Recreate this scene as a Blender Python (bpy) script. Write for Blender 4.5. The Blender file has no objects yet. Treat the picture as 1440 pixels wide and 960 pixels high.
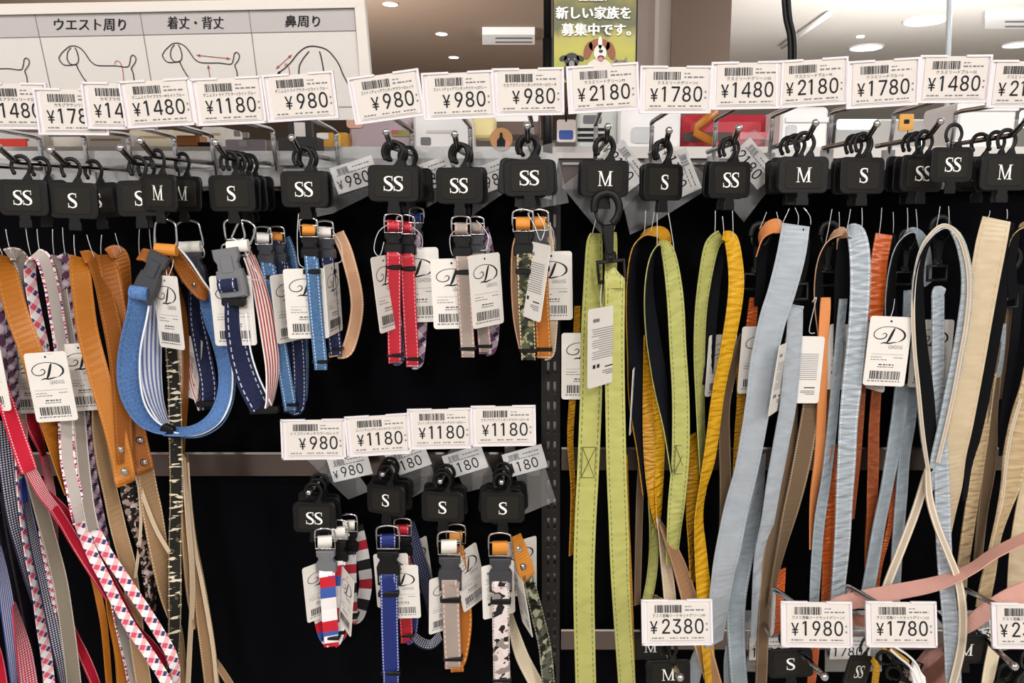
import bpy, bmesh, math, random
from mathutils import Vector, Matrix, geometry
S = bpy.context.scene; C = S.collection
RND = random.Random(7)
rad = math.radians
# ---------------------------------------------------------------- camera
F = 1050.0; CX, CY = 775.0, 480.0; PIT = rad(10.3); EYE = 1.5
cp, sp = math.cos(PIT), math.sin(PIT)
cd = bpy.data.cameras.new('camera'); cam = bpy.data.objects.new('camera', cd); C.objects.link(cam)
cd.sensor_width = 36; cd.lens = F / 1440 * 36; cd.shift_x = (720 - CX) / 1440; cd.clip_start = .02
cam.location = (0, 0, EYE); cam.rotation_euler = (math.pi / 2 - PIT, 0, 0); S.camera = cam
# ---------------------------------------------------------------- world, light, exposure
w = bpy.data.worlds.new('shop_ambience'); S.world = w; w.use_nodes = True
w.node_tree.nodes['Background'].inputs[0].default_value = (1, .97, .94, 1)
w.node_tree.nodes['Background'].inputs[1].default_value = .45
S.view_settings.view_transform = 'Standard'; S.view_settings.look = 'None'
S.view_settings.exposure = 0.45; S.view_settings.gamma = 1; S.view_settings.use_curve_mapping = False
def area(name, loc, size, power, target, col=(1, .97, .945)):
    l = bpy.data.lights.new(name, 'AREA'); l.shape = 'DISK'; l.size = size; l.energy = power; l.color = col
    o = bpy.data.objects.new(name, l); C.objects.link(o); o.location = loc
    o.rotation_euler = (Vector(target) - Vector(loc)).to_track_quat('-Z', 'Y').to_euler(); return o
for i, x in enumerate((-1.5, -.4, .7, 1.8)):
    area('aisle_lamp_light', (x, -.55, 2.78), 0.32, 11, (x * .8, .25, 0))
for i, x in enumerate((-2.2, 0, 2.2)):
    area('rear_lamp_light', (x, -2.2, 2.78), .5, 36, (x * .7, .6, 1.0))
for i, (x, y) in enumerate(((-1.5, 2.6), (.8, 2.7), (2.6, 2.6), (-1.2, 5.5), (2.5, 5.2))):
    area('far_lamp_light', (x, y, 2.76), 0.4, 50, (x, y, 0))
for i, x in enumerate((-1.6, 2.3)):
    area('far_up_light', (x, 4.0, 1.7), 1.2, 55, (x, 4.6, 2.8))  # added fill aimed upward to brighten the far ceiling; no fitting stands there
# ---------------------------------------------------------------- pixel -> place on a vertical plane y = Y
def P(px, py, Y):
    dx = (px - CX) / F; dy = (CY - py) / F
    t = Y / (cp + dy * sp)
    return Vector((dx * t, Y, EYE + (dy * cp - sp) * t))
def MPP(px, py, Y):
    return Y / (cp + (CY - py) / F * sp) / F
# ---------------------------------------------------------------- mesh builder
class MB:
    def __init__(s): s.v = []; s.f = []; s.uv = []; s.m = []; s.sm = []
    def add(s, vs, fs, uv=None, M=None, mi=0, smooth=False):
        o = len(s.v)
        s.v += [tuple(M @ Vector(p)) for p in vs] if M is not None else [tuple(p) for p in vs]
        s.uv += uv if uv else [(0, 0)] * len(vs)
        for f in fs: s.f.append([i + o for i in f]); s.m.append(mi); s.sm.append(smooth)
        return s
    def box(s, x0, x1, y0, y1, z0, z1, M=None, mi=0):
        vs = [(x, y, z) for z in (z0, z1) for y in (y0, y1) for x in (x0, x1)]
        return s.add(vs, [(0, 2, 3, 1), (4, 5, 7, 6), (0, 1, 5, 4), (2, 6, 7, 3), (0, 4, 6, 2), (1, 3, 7, 5)], None, M, mi)
    def ext(s, out, y0, y1, M=None, mi=0, bev=0.0, hole=None):
        """outline in x,z (counter-clockwise seen from the front, -y) extruded y0 (front) .. y1, soft front edge"""
        n = len(out)
        cx = sum(p[0] for p in out) / n; cz = sum(p[1] for p in out) / n
        hx = max(abs(p[0] - cx) for p in out); hz = max(abs(p[1] - cz) for p in out)
        rings = [[(x, y1, z) for x, z in out]]
        if bev:
            fx, fz = 1 - bev / hx, 1 - bev / hz
            rings += [[(x, y0 + bev, z) for x, z in out], [(cx + (x - cx) * fx, y0, cz + (z - cz) * fz) for x, z in out]]
        else: rings += [[(x, y0, z) for x, z in out]]
        vs = [p for r in rings for p in r]; fs = []
        for k in range(len(rings) - 1):
            for i in range(n):
                j = (i + 1) % n; fs.append((k * n + i, k * n + j, (k + 1) * n + j, (k + 1) * n + i))
        L = (len(rings) - 1) * n
        tr = geometry.tessellate_polygon([[Vector((x, z, 0)) for x, z in out]])
        for a, b, c in tr:
            (x1, z1), (x2, z2), (x3, z3) = out[a], out[b], out[c]
            if (x2 - x1) * (z3 - z1) - (x3 - x1) * (z2 - z1) < 0: b, c = c, b
            fs.append((L + a, L + b, L + c)); fs.append((a, c, b))
        return s.add(vs, fs, None, M, mi)
    def flat(s, out, y=0.0, M=None, mi=0):
        tr = geometry.tessellate_polygon([[Vector((x, z, 0)) for x, z in out]])
        fs = []
        for a, b, c in tr:
            (x1, z1), (x2, z2), (x3, z3) = out[a], out[b], out[c]
            if (x2 - x1) * (z3 - z1) - (x3 - x1) * (z2 - z1) < 0: b, c = c, b
            fs.append((a, b, c))
        return s.add([(x, y, z) for x, z in out], fs, None, M, mi)
    def rect(s, x0, x1, z0, z1, y=0.0, M=None, mi=0):
        return s.add([(x0, y, z0), (x1, y, z0), (x1, y, z1), (x0, y, z1)], [(0, 1, 2, 3)], [(0, 0), (1, 0), (1, 1), (0, 1)], M, mi)
    def tube(s, pts, r, seg=8, M=None, mi=0, closed=False, flat=None):
        """round tube along pts; flat=(a,b) gives an elliptical section"""
        pts = [Vector(p) for p in pts]; n = len(pts); vs = []; fs = []; prev = None
        for i, p in enumerate(pts):
            if closed: t = pts[(i + 1) % n] - pts[i - 1]
            else: t = pts[min(i + 1, n - 1)] - pts[max(i - 1, 0)]
            t.normalize()
            if prev is None:
                a = Vector((0, -1, 0)) if abs(t.y) < .9 else Vector((0, 0, 1))
            else: a = prev
            a = (a - t * a.dot(t)).normalized(); b = t.cross(a); prev = a
            rr = r[i] if isinstance(r, (list, tuple)) else r
            ra, rb = (rr * flat[0], rr * flat[1]) if flat else (rr, rr)
            for k in range(seg):
                an = 2 * math.pi * k / seg
                vs.append(p + a * ra * math.cos(an) + b * rb * math.sin(an))
        m = n if closed else n - 1
        for i in range(m):
            i2 = (i + 1) % n
            for k in range(seg):
                k2 = (k + 1) % seg
                fs.append((i * seg + k, i * seg + k2, i2 * seg + k2, i2 * seg + k))
        if not closed:
            fs.append(tuple(range(seg - 1, -1, -1))); fs.append(tuple((n - 1) * seg + k for k in range(seg)))
        return s.add(vs, fs, None, M, mi, True)
    def ball(s, c, r, seg=12, rings=8, M=None, mi=0, sc=(1, 1, 1)):
        vs = []; fs = []
        for i in range(rings + 1):
            th = math.pi * i / rings
            for k in range(seg):
                ph = 2 * math.pi * k / seg
                vs.append((c[0] + sc[0] * r * math.sin(th) * math.cos(ph), c[1] + sc[1] * r * math.sin(th) * math.sin(ph), c[2] + sc[2] * r * math.cos(th)))
        for i in range(rings):
            for k in range(seg):
                k2 = (k + 1) % seg; fs.append((i * seg + k, (i + 1) * seg + k, (i + 1) * seg + k2, i * seg + k2))
        return s.add(vs, fs, None, M, mi, True)
    def disc(s, c, r, h, seg=16, M=None, mi=0):
        out = [(c[0] + r * math.cos(2 * math.pi * k / seg), c[2] + r * math.sin(2 * math.pi * k / seg)) for k in range(seg)]
        return s.ext(out, c[1] - h, c[1], M, mi, min(h, r) * .3)
    def mesh(s, name, mats, origin=None):
        me = bpy.data.meshes.new(name)
        o = Vector(origin) if origin is not None else None
        me.from_pydata([tuple(Vector(p) - o) for p in s.v] if o is not None else s.v, [], s.f)
        mats = mats if isinstance(mats, (list, tuple)) else [mats]
        for m in mats: me.materials.append(m)
        me.polygons.foreach_set('material_index', s.m); me.polygons.foreach_set('use_smooth', s.sm)
        ul = me.uv_layers.new(name='UVMap')
        for l in me.loops: ul.data[l.index].uv = s.uv[l.vertex_index]
        me.update(); return me
def rrect(w, h, r, seg=4, cx=0, cz=0):
    out = []
    for (sx, sz, a0) in ((1, 1, 0), (-1, 1, 90), (-1, -1, 180), (1, -1, 270)):
        for k in range(seg + 1):
            a = rad(a0 + 90 * k / seg)
            out.append((cx + sx * (w / 2 - r) + r * math.cos(a), cz + sz * (h / 2 - r) + r * math.sin(a)))
    return out
# ---------------------------------------------------------------- objects
def thing(name, label, cat, loc, group=None, M=None):
    o = bpy.data.objects.new(name, None); C.objects.link(o); o.empty_display_size = .01
    if M is not None: o.matrix_world = M
    else: o.location = loc
    o['label'] = label; o['category'] = cat
    if group: o['group'] = group
    return o
def part(name, mb, mats, par, label=None, shared=False):
    """child mesh; mb is in world coordinates unless shared (then local)"""
    if isinstance(mb, MB):
        root = par
        while root.parent: root = root.parent
        me = mb.mesh(name, mats, None if shared else root.location)
    else: me = mb
    o = bpy.data.objects.new(name, me); C.objects.link(o); o.parent = par
    if label: o['label'] = label
    return o
def single(name, mb, mats, label, cat, group=None, origin=None):
    org = Vector(origin) if origin is not None else Vector(mb.v[0])
    o = bpy.data.objects.new(name, mb.mesh(name, mats, org)); C.objects.link(o); o.location = org
    o['label'] = label; o['category'] = cat
    if group: o['group'] = group
    return o
def struct(name, mb, mats, par=None, origin=(0, 0, 0)):
    o = bpy.data.objects.new(name, mb.mesh(name, mats, None)); C.objects.link(o)
    if par: o.parent = par
    else: o['kind'] = 'structure'
    return o
# ---------------------------------------------------------------- materials
def srgb(c):
    if isinstance(c, str): c = tuple(int(c[i:i + 2], 16) for i in (0, 2, 4))
    return tuple(((x / 255 + .055) / 1.055) ** 2.4 if x > 10.3 else x / 255 / 12.92 for x in c[:3]) + (1,)
class NT:
    def __init__(s, name):
        s.mat = bpy.data.materials.new(name); s.mat.use_nodes = True; s.t = s.mat.node_tree
        s.b = s.t.nodes['Principled BSDF']; s.out = s.t.nodes['Material Output']
    def n(s, typ, **kw):
        x = s.t.nodes.new(typ)
        for k, v in kw.items(): setattr(x, k, v)
        return x
    def link(s, a, b): s.t.links.new(a, b)
    def put(s, sock, v):
        if hasattr(v, 'is_linked') or isinstance(v, bpy.types.NodeSocket): s.link(v, sock)
        else: sock.default_value = v
    def m(s, op, a, b=0.0, c=0.0):
        x = s.n('ShaderNodeMath', operation=op, use_clamp=op == 'MULTIPLY_ADD')
        s.put(x.inputs[0], a); s.put(x.inputs[1], b); s.put(x.inputs[2], c); return x.outputs[0]
    def mix(s, f, a, b):
        x = s.n('ShaderNodeMix', data_type='RGBA'); s.put(x.inputs[0], f)
        s.put(x.inputs[6], a); s.put(x.inputs[7], b); return x.outputs[2]
    def uv(s):
        x = s.n('ShaderNodeUVMap'); x.uv_map = 'UVMap'; sep = s.n('ShaderNodeSeparateXYZ'); s.link(x.outputs[0], sep.inputs[0])
        s.uvv = x.outputs[0]; return sep.outputs[0], sep.outputs[1]
    def noise(s, vec, scale, detail=2.0, rough=.5):
        x = s.n('ShaderNodeTexNoise'); x.inputs['Scale'].default_value = scale; x.inputs['Detail'].default_value = detail
        x.inputs['Roughness'].default_value = rough
        if vec is not None: s.link(vec, x.inputs['Vector'])
        return x.outputs[0]
    def obj(s):
        return s.n('ShaderNodeTexCoord').outputs['Object']
    def vec(s, x, y, z=0.0):
        c = s.n('ShaderNodeCombineXYZ'); s.put(c.inputs[0], x); s.put(c.inputs[1], y); s.put(c.inputs[2], z); return c.outputs[0]
    def bump(s, h, strength=.3, dist=.001):
        x = s.n('ShaderNodeBump'); x.inputs['Strength'].default_value = strength; x.inputs['Distance'].default_value = dist
        s.link(h, x.inputs['Height']); s.link(x.outputs[0], s.b.inputs['Normal'])
def plain(name, col, rough=.5, metal=0.0, spec=.5, emit=0.0, var=0.0, bump=0.0, bs=400, coat=0.0):
    t = NT(name); t.b.inputs['Roughness'].default_value = rough; t.b.inputs['Metallic'].default_value = metal
    t.b.inputs['Specular IOR Level'].default_value = spec; t.b.inputs['Base Color'].default_value = srgb(col)
    t.b.inputs['Coat Weight'].default_value = coat
    if emit:
        t.b.inputs['Emission Color'].default_value = srgb(col); t.b.inputs['Emission Strength'].default_value = emit
    if var:
        nz = t.noise(t.obj(), bs * .1, 3); c = srgb(col)
        t.link(t.mix(t.m('MULTIPLY', nz, var), c, tuple(x * .55 for x in c[:3]) + (1,)), t.b.inputs['Base Color'])
    if bump: t.bump(t.noise(t.obj(), bs, 2), bump, .0006)
    return t.mat
def clear(name, col=(255, 255, 255), opac=.12, gloss=.1, rough=.08):
    t = NT(name); nt = t.t
    tr = t.n('ShaderNodeBsdfTransparent'); gl = t.n('ShaderNodeBsdfGlossy'); df = t.n('ShaderNodeBsdfDiffuse')
    tr.inputs[0].default_value = (.97, .98, .98, 1); gl.inputs['Roughness'].default_value = rough; df.inputs[0].default_value = srgb(col)
    fr = t.n('ShaderNodeFresnel'); fr.inputs[0].default_value = 1.5
    a = t.n('ShaderNodeMixShader'); a.inputs[0].default_value = opac; t.link(tr.outputs[0], a.inputs[1]); t.link(df.outputs[0], a.inputs[2])
    b = t.n('ShaderNodeMixShader'); t.link(t.m('ADD', t.m('MULTIPLY', fr.outputs[0], .8), gloss * .3), b.inputs[0])
    t.link(a.outputs[0], b.inputs[1]); t.link(gl.outputs[0], b.inputs[2]); t.link(b.outputs[0], t.out.inputs[0])
    nt.nodes.remove(t.b); return t.mat
def strap_mat(name, col, stitch=None, edge=.38, k=3.0, pat=None, rough=.7, bump='weave', c2=None, c3=None, c4=None, cell=5.0, sw=.035, spec=.3, sheen=0.0, dark=0.0):
    """woven, leather, denim or satin strap. uv: u across 0..1, v along in strap widths"""
    t = NT(name); u, v = t.uv(); c = srgb(col)
    base = None
    if pat == 'gingham':
        a = t.m('GREATER_THAN', t.m('FRACT', t.m('MULTIPLY', u, cell)), .5); b = t.m('GREATER_THAN', t.m('FRACT', t.m('MULTIPLY', v, cell)), .5)
        base = t.mix(t.m('MULTIPLY', t.m('ADD', a, b), .5), c, srgb(c2))
    elif pat == 'houndstooth':
        a = t.m('GREATER_THAN', t.m('FRACT', t.m('MULTIPLY', u, cell)), .42); b = t.m('GREATER_THAN', t.m('FRACT', t.m('MULTIPLY', v, cell)), .42)
        base = t.mix(t.m('MULTIPLY', a, b), c, srgb(c2))
    elif pat == 'plaid':      # diagonal tartan: white ground, pink and navy squares
        p = t.m('ADD', u, v); q = t.m('SUBTRACT', u, v)
        f1 = t.m('FRACT', t.m('MULTIPLY', p, .62)); f2 = t.m('FRACT', t.m('MULTIPLY', q, .62))
        a = t.m('LESS_THAN', f1, .42); b = t.m('LESS_THAN', f2, .42)
        lo = t.mix(t.m('MULTIPLY', t.m('ADD', a, b), .5), c, srgb(c2))
        nv = t.m('MULTIPLY', t.m('LESS_THAN', t.m('ABSOLUTE', t.m('SUBTRACT', f1, .72)), .14), t.m('LESS_THAN', t.m('ABSOLUTE', t.m('SUBTRACT', f2, .2)), .2))
        base = t.mix(nv, lo, srgb(c3))
    elif pat == 'camo':
        vv = t.vec(t.m('MULTIPLY', u, 1.0), t.m('MULTIPLY', v, 1.4), 0.0)
        n1 = t.noise(vv, 1.6 * cell / 5, 1.5); n2 = t.noise(t.vec(u, t.m('ADD', v, 31.7)), 1.9 * cell / 5, 1.5); n3 = t.noise(t.vec(u, t.m('ADD', v, 77.1)), 1.8 * cell / 5, 1)
        base = t.mix(t.m('GREATER_THAN', n1, .52), c, srgb(c2)); base = t.mix(t.m('GREATER_THAN', n2, .57), base, srgb(c3))
        base = t.mix(t.m('GREATER_THAN', n3, .61), base, srgb(c4))
    elif pat == 'bars':       # light brush marks across a dark band
        vv = t.vec(t.m('MULTIPLY', u, .55), t.m('MULTIPLY', v, 2.0)); n1 = t.noise(vv, 1.7, 1.2); n2 = t.noise(t.vec(u, t.m('ADD', v, 12.0)), 2.3, 1.0)
        base = t.mix(t.m('GREATER_THAN', n1, .59), c, srgb(c2)); base = t.mix(t.m('GREATER_THAN', n2, .66), base, srgb(c3))
    elif pat == 'stripes':
        a = t.m('GREATER_THAN', t.m('FRACT', t.m('ADD', t.m('MULTIPLY', u, cell), .25)), .5); base = t.mix(a, c, srgb(c2))
    elif pat == 'bands':      # colour blocks along the strap
        f = t.m('FRACT', t.m('ADD', t.m('MULTIPLY', v, .3), .1))
        base = t.mix(t.m('GREATER_THAN', f, .26), c, srgb(c2)); base = t.mix(t.m('GREATER_THAN', f, .5), base, srgb(c3)); base = t.mix(t.m('GREATER_THAN', f, .74), base, srgb(c4))
    elif pat == 'denim':
        nz = t.noise(t.obj(), 420, 4, .7); base = t.mix(t.m('MULTIPLY_ADD', nz, 2.4, -.75), c, srgb(c2))
    elif pat == 'trim':       # plain middle with a patterned narrow edge on both sides
        e = t.m('GREATER_THAN', t.m('ABSOLUTE', t.m('SUBTRACT', u, .5)), .36)
        nz = t.noise(t.vec(u, t.m('MULTIPLY', v, 1.6)), 3.0, 1.0)
        ec = t.mix(t.m('GREATER_THAN', nz, .5), srgb(c2), srgb(c3)); ec = t.mix(t.m('GREATER_THAN', nz, .6), ec, srgb(c4)); base = t.mix(e, c, ec)
    if base is None:
        nz = t.noise(t.obj(), 60, 3); base = t.mix(t.m('MULTIPLY', nz, .5), c, tuple(x * .72 for x in c[:3]) + (1,))
    d = t.m('ABSOLUTE', t.m('SUBTRACT', u, .5))
    line = t.m('LESS_THAN', t.m('ABSOLUTE', t.m('SUBTRACT', d, edge)), sw)
    if stitch:
        dash = t.m('LESS_THAN', t.m('FRACT', t.m('MULTIPLY', v, k)), .62)
        msk = t.m('MULTIPLY', line, dash); base = t.mix(msk, base, srgb(stitch))
    t.link(base, t.b.inputs['Base Color'])
    t.b.inputs['Roughness'].default_value = rough; t.b.inputs['Specular IOR Level'].default_value = spec
    if sheen: t.b.inputs['Sheen Weight'].default_value = sheen
    if bump == 'weave':
        h = t.m('ADD', t.m('SINE', t.m('MULTIPLY', v, 50.0)), t.m('SINE', t.m('MULTIPLY', u, 60.0))); h = t.m('SUBTRACT', t.m('MULTIPLY', h, .25), t.m('MULTIPLY', line, .6)); t.bump(h, .35, .0004)
    elif bump == 'satin':
        nz = t.noise(t.vec(t.m('MULTIPLY', u, .55), t.m('MULTIPLY', v, .8)), 1.9, 1.0, .5); pk = t.m('MULTIPLY', t.m('SINE', t.m('MULTIPLY', v, k * 6.2832)), t.m('MULTIPLY', d, .02))
        t.bump(t.m('ADD', t.m('SUBTRACT', nz, t.m('MULTIPLY', line, .1)), pk), .55, .006)
    elif bump == 'pucker':
        nz = t.noise(t.vec(t.m('MULTIPLY', u, .5), t.m('MULTIPLY', v, 1.7)), 2.2, .6, .5); t.bump(t.m('SUBTRACT', nz, t.m('MULTIPLY', line, .15)), .75, .006)
    elif bump == 'leather':
        nz = t.noise(t.obj(), 1500, 2); sm = t.noise(t.vec(t.m('MULTIPLY', u, .6), v), 1.0, 2); t.bump(t.m('SUBTRACT', t.m('ADD', t.m('MULTIPLY', nz, .12), sm), t.m('MULTIPLY', line, .3)), .3, .0015)
    return t.mat
K = {}
def mat(n): return K[n]
K['black'] = plain('black_plastic', '0b0b0c', .45, spec=.28, bump=.12, bs=900)
K['hpanel'] = plain('matte_brown_black_panel', '1d1a15', .62, spec=.22, bump=.1, bs=1200)
K['white_ink'] = plain('white_ink', 'f4f2ee', .5)
K['ink'] = plain('dark_ink', '26262a', .6, spec=.1)
K['grey_ink'] = plain('grey_ink', '77767a', .6, spec=.1)
K['red_ink'] = plain('red_ink', 'a85250', .6, spec=.1)
K['blue_ink'] = plain('blue_ink', '4a62a8', .6, spec=.1)
K['card'] = plain('price_card_paper', 'd4cdc6', .75, spec=.15, var=.06)
K['tagcard'] = plain('hang_tag_card', 'dcd7d0', .55, spec=.25)
K['holder'] = plain('translucent_white_holder', 'ddd6d8', .3, spec=.5)
K['chrome'] = plain('chrome_steel', 'c9c9cc', .14, 1.0)
K['steel'] = plain('brushed_steel', 'b5b1ae', .3, 1.0, bump=.05, bs=300)
K['railmetal'] = plain('bronze_grey_rail', '6f6461', .24, 1.0, bump=.04, bs=200)
K['darkchrome'] = plain('dark_chrome_rod', '908d8b', .2, 1.0)
K['post'] = plain('dark_brown_post_paint', '140f0d', .5)
K['panel'] = plain('black_velvet_panel', '060609', .95, spec=.05)
K['clear'] = clear('clear_film', opac=.08)
K['acrylic'] = clear('clear_acrylic', opac=.22, gloss=.3)
K['thread'] = clear('nylon_thread', (235, 235, 235), .65, .3)
K['grey_plastic'] = plain('grey_buckle_plastic', '6a6b6e', .45)
K['dgrey_plastic'] = plain('dark_grey_buckle_plastic', '34353a', .42, bump=.1, bs=800)
K['wplastic'] = plain('white_plastic', 'e9e7e6', .4)
# straps
SM = strap_mat
K['tan_leather'] = SM('tan_leather', 'b9701f', 'c98a45', .40, 4.5, rough=.42, bump='leather', spec=.45, sw=.022)
K['brown_leather'] = SM('brown_leather', '96561f', 'b9803f', .40, 4.5, rough=.45, bump='leather', sw=.022)
K['suede_grey'] = SM('grey_suede_lining', '8d827a', 'e4dcd6', .43, 5, rough=.9, bump='weave', spec=.1)
K['plaid_trim'] = SM('grey_strap_plaid_trim', 'b3aaa4', pat='trim', c2='efe9ea', c3='c6465f', c4='3a4170', rough=.85)
K['tartan'] = SM('white_pink_navy_tartan', 'f0eaea', pat='plaid', c2='d8526a', c3='2f3f72', rough=.8, sw=0)
K['dark_tartan'] = SM('dark_tartan', '5c3a52', pat='plaid', c2='c9b8c4', c3='1e1c30', rough=.85, sw=0)
K['red_web'] = SM('red_webbing', 'b3122f', 'f2b9c0', .42, 5, rough=.7)
K['bright_red'] = SM('bright_red_webbing', 'd81e3c', 'f6ccd2', .40, 5, rough=.6)
K['navy_ging'] = SM('navy_white_gingham', '1d2034', pat='houndstooth', c2='c9c9d6', cell=5, rough=.85)
K['blue_ging'] = SM('blue_white_gingham', '3c4a84', pat='houndstooth', c2='cfd4e6', cell=7, rough=.85)
K['red_ging'] = SM('red_white_gingham', 'b8324a', pat='houndstooth', c2='e9cdd0', cell=6, rough=.85)
K['khaki'] = SM('khaki_webbing', 'a3825f', 'd2b99a', .46, 5, rough=.85)
K['khaki_grey'] = SM('pale_khaki_webbing', 'c9b296', 'e9dcc6', .45, 5, rough=.85)
K['olive'] = SM('olive_suede', '857b6c', 'cfc6b8', .46, 5, rough=.9)
K['camo'] = SM('green_camo', '2b2d22', 'cdb48c', .45, 4, 'camo', c2='4d5038', c3='8f8a68', c4='121210', rough=.7, cell=5)
K['camo_bars'] = SM('dark_camo_light_marks', '16150f', 'b49a72', .43, 6, 'bars', c2='d8cbb2', c3='56503a', rough=.7)
K['camo_pink'] = SM('pink_grey_camo', '1b1814', None, .43, 4, 'camo', c2='a48a80', c3='14110f', c4='d9c9c4', rough=.75, cell=6)
K['camo_white'] = SM('white_black_camo', 'dccfcc', '8c8480', .44, 5, 'camo', c2='d8c6c2', c3='1b191a', c4='8a7f7a', rough=.7, cell=3.6)
K['camo_satin'] = SM('satin_camo', '5c6152', 'b8b09a', .45, 4, 'camo', c2='2f3226', c3='a9a98c', c4='16170f', rough=.3, bump='pucker', cell=3.4)
K['denim'] = SM('light_blue_denim', '6488bd', '44608c', .36, 3.2, 'denim', c2='3a5f94', rough=.85, sw=.025)
K['denim_mid'] = SM('mid_blue_denim', '54799f', 'b9c6da', .34, 4, 'denim', c2='304f7a', rough=.85)
K['denim_navy'] = SM('navy_denim', '20284c', 'c3c6d8', .36, 3, 'denim', c2='141a33', rough=.85, sw=.028)
K['ticking'] = SM('blue_white_ticking', 'e4e6ee', pat='stripes', c2='6d7fb4', cell=5, rough=.8)
K['piping_white'] = plain('white_piping', 'e6eaf2', .7)
K['red_stripe'] = SM('red_white_ticking', 'efe6e4', pat='stripes', c2='b5463e', cell=5, rough=.8)
K['red_nylon'] = SM('red_nylon', 'b30824', 'eba9b0', .41, 3.4, rough=.45, spec=.5, sw=.024)
K['blue_nylon'] = SM('royal_blue_nylon', '1d2b6e', 'a9b4da', .43, 5.0, rough=.5, sw=.03)
K['blue_plain'] = SM('blue_webbing', '26377f', 'aab4dc', .40, 4, rough=.6)
K['grey_plaid'] = SM('taupe_pink_edge', '8d827b', 'd9a6ae', .42, 3, pat='trim', c2='9c928b', c3='c97f8c', c4='e6dcdc', rough=.8)
K['taupe'] = SM('taupe_webbing', 'a09288', 'dcb0a8', .40, 3, rough=.85)
K['tan_web'] = SM('tan_webbing', 'b0661d', 'd9a25c', .40, 3.4, rough=.6)
K['orange_stub'] = SM('orange_leather_keeper', 'd68a34', None, rough=.5, bump='leather', sw=0)
K['white_stub'] = SM('white_leather_keeper', 'e8e4dc', None, rough=.5, bump='leather', sw=0)
K['tricolor'] = SM('red_white_blue_bands', 'f0ecec', pat='bands', c2='c41f30', c3='3a5aa6', c4='e8e4e4', rough=.6)
K['tricolor_dark'] = SM('black_white_bands', '17171b', pat='bands', c2='c9c7c6', c3='a92434', c4='e4e2e0', rough=.7)
K['pink_web'] = SM('salmon_leather_lining', 'd5a48e', None, rough=.7, bump='leather', sw=0)
K['peach_edge'] = SM('peach_edge_strap', 'c79a78', 'ecd2b8', .4, 5, rough=.8)
K['navy_dot'] = SM('navy_dotted', '1a1c30', pat='houndstooth', c2='6c7090', cell=6, rough=.85)
K['cream_plain'] = SM('cream_webbing', 'e4d3b4', 'f0e6d0', .4, 4, rough=.8)
K['green_satin'] = SM('lime_green_satin', 'b2b164', '4d5226', .37, 3.4, rough=.42, bump='satin', spec=.45, sw=.018)
K['green_pale'] = SM('pale_green_satin', 'adad64', '55592e', .37, 3.4, rough=.45, bump='satin', sw=.02)
K['yellow_satin'] = SM('yellow_satin', 'bd8616', '8e6410', .37, 4, rough=.38, bump='pucker', spec=.45, sw=.02)
K['yellow_bright'] = SM('bright_yellow_satin', 'd09c1c', 'a67814', .37, 4, rough=.4, bump='pucker', sw=.02)
K['blue_satin'] = SM('pale_blue_satin', 'a2a9b0', '8796a8', .39, 4, rough=.34, bump='satin', spec=.5, sw=.016)
K['blue_pucker'] = SM('pale_blue_puckered_satin', 'a0a9b1', 'd0d7dd', .41, 6, rough=.3, bump='pucker', spec=.5, sw=.02)
K['grey_satin'] = SM('grey_blue_satin', '8f9aa2', 'c0c8ce', .41, 5, rough=.4, bump='satin', spec=.45, sw=.02)
K['orange_satin'] = SM('orange_satin', 'b8521a', 'd88a50', .41, 5, rough=.32, bump='pucker', spec=.5, sw=.02)
K['rust'] = SM('rust_strap', '84401d', 'a96438', .42, 5, rough=.5, bump='satin', sw=.02)
K['peach'] = SM('peach_leather', 'd88a52', None, rough=.5, bump='leather', sw=0)
K['cream_satin'] = SM('cream_satin', 'c8b596', 'b79f78', .39, 4, rough=.36, bump='satin', spec=.45, sw=.016)
K['cream_old'] = SM('beige_satin', 'b8a07a', 'd6c4a2', .42, 5, rough=.45, bump='pucker', sw=.02)
K['brown_web'] = SM('brown_webbing', '68543f', 'a08a74', .44, 7, rough=.85)
K['brown_mid'] = SM('warm_brown_webbing', '9a7352', 'c8a586', .45, 7, rough=.85)
K['beige_web'] = SM('beige_bead_edge_webbing', 'bfae98', 'eee4d6', .36, 6, rough=.85, sw=.09)
K['black_lining'] = SM('black_suede_lining', '101013', None, rough=.95, spec=.1, sw=0)
K['navy_lining'] = SM('blue_black_lining', '12141a', None, rough=.95, spec=.1, sw=0)
K['pink_belt'] = SM('pink_leather', 'cf9c90', 'b98478', .45, 6, rough=.5, bump='leather', sw=.01)
K['pink_dark'] = SM('rose_brown_leather', '9c6a5c', None, rough=.5, bump='leather', sw=0)
K['darkshine'] = SM('dark_shiny_strap', '1a1820', '5c5058', .44, 5, rough=.3, bump='satin')
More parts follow.
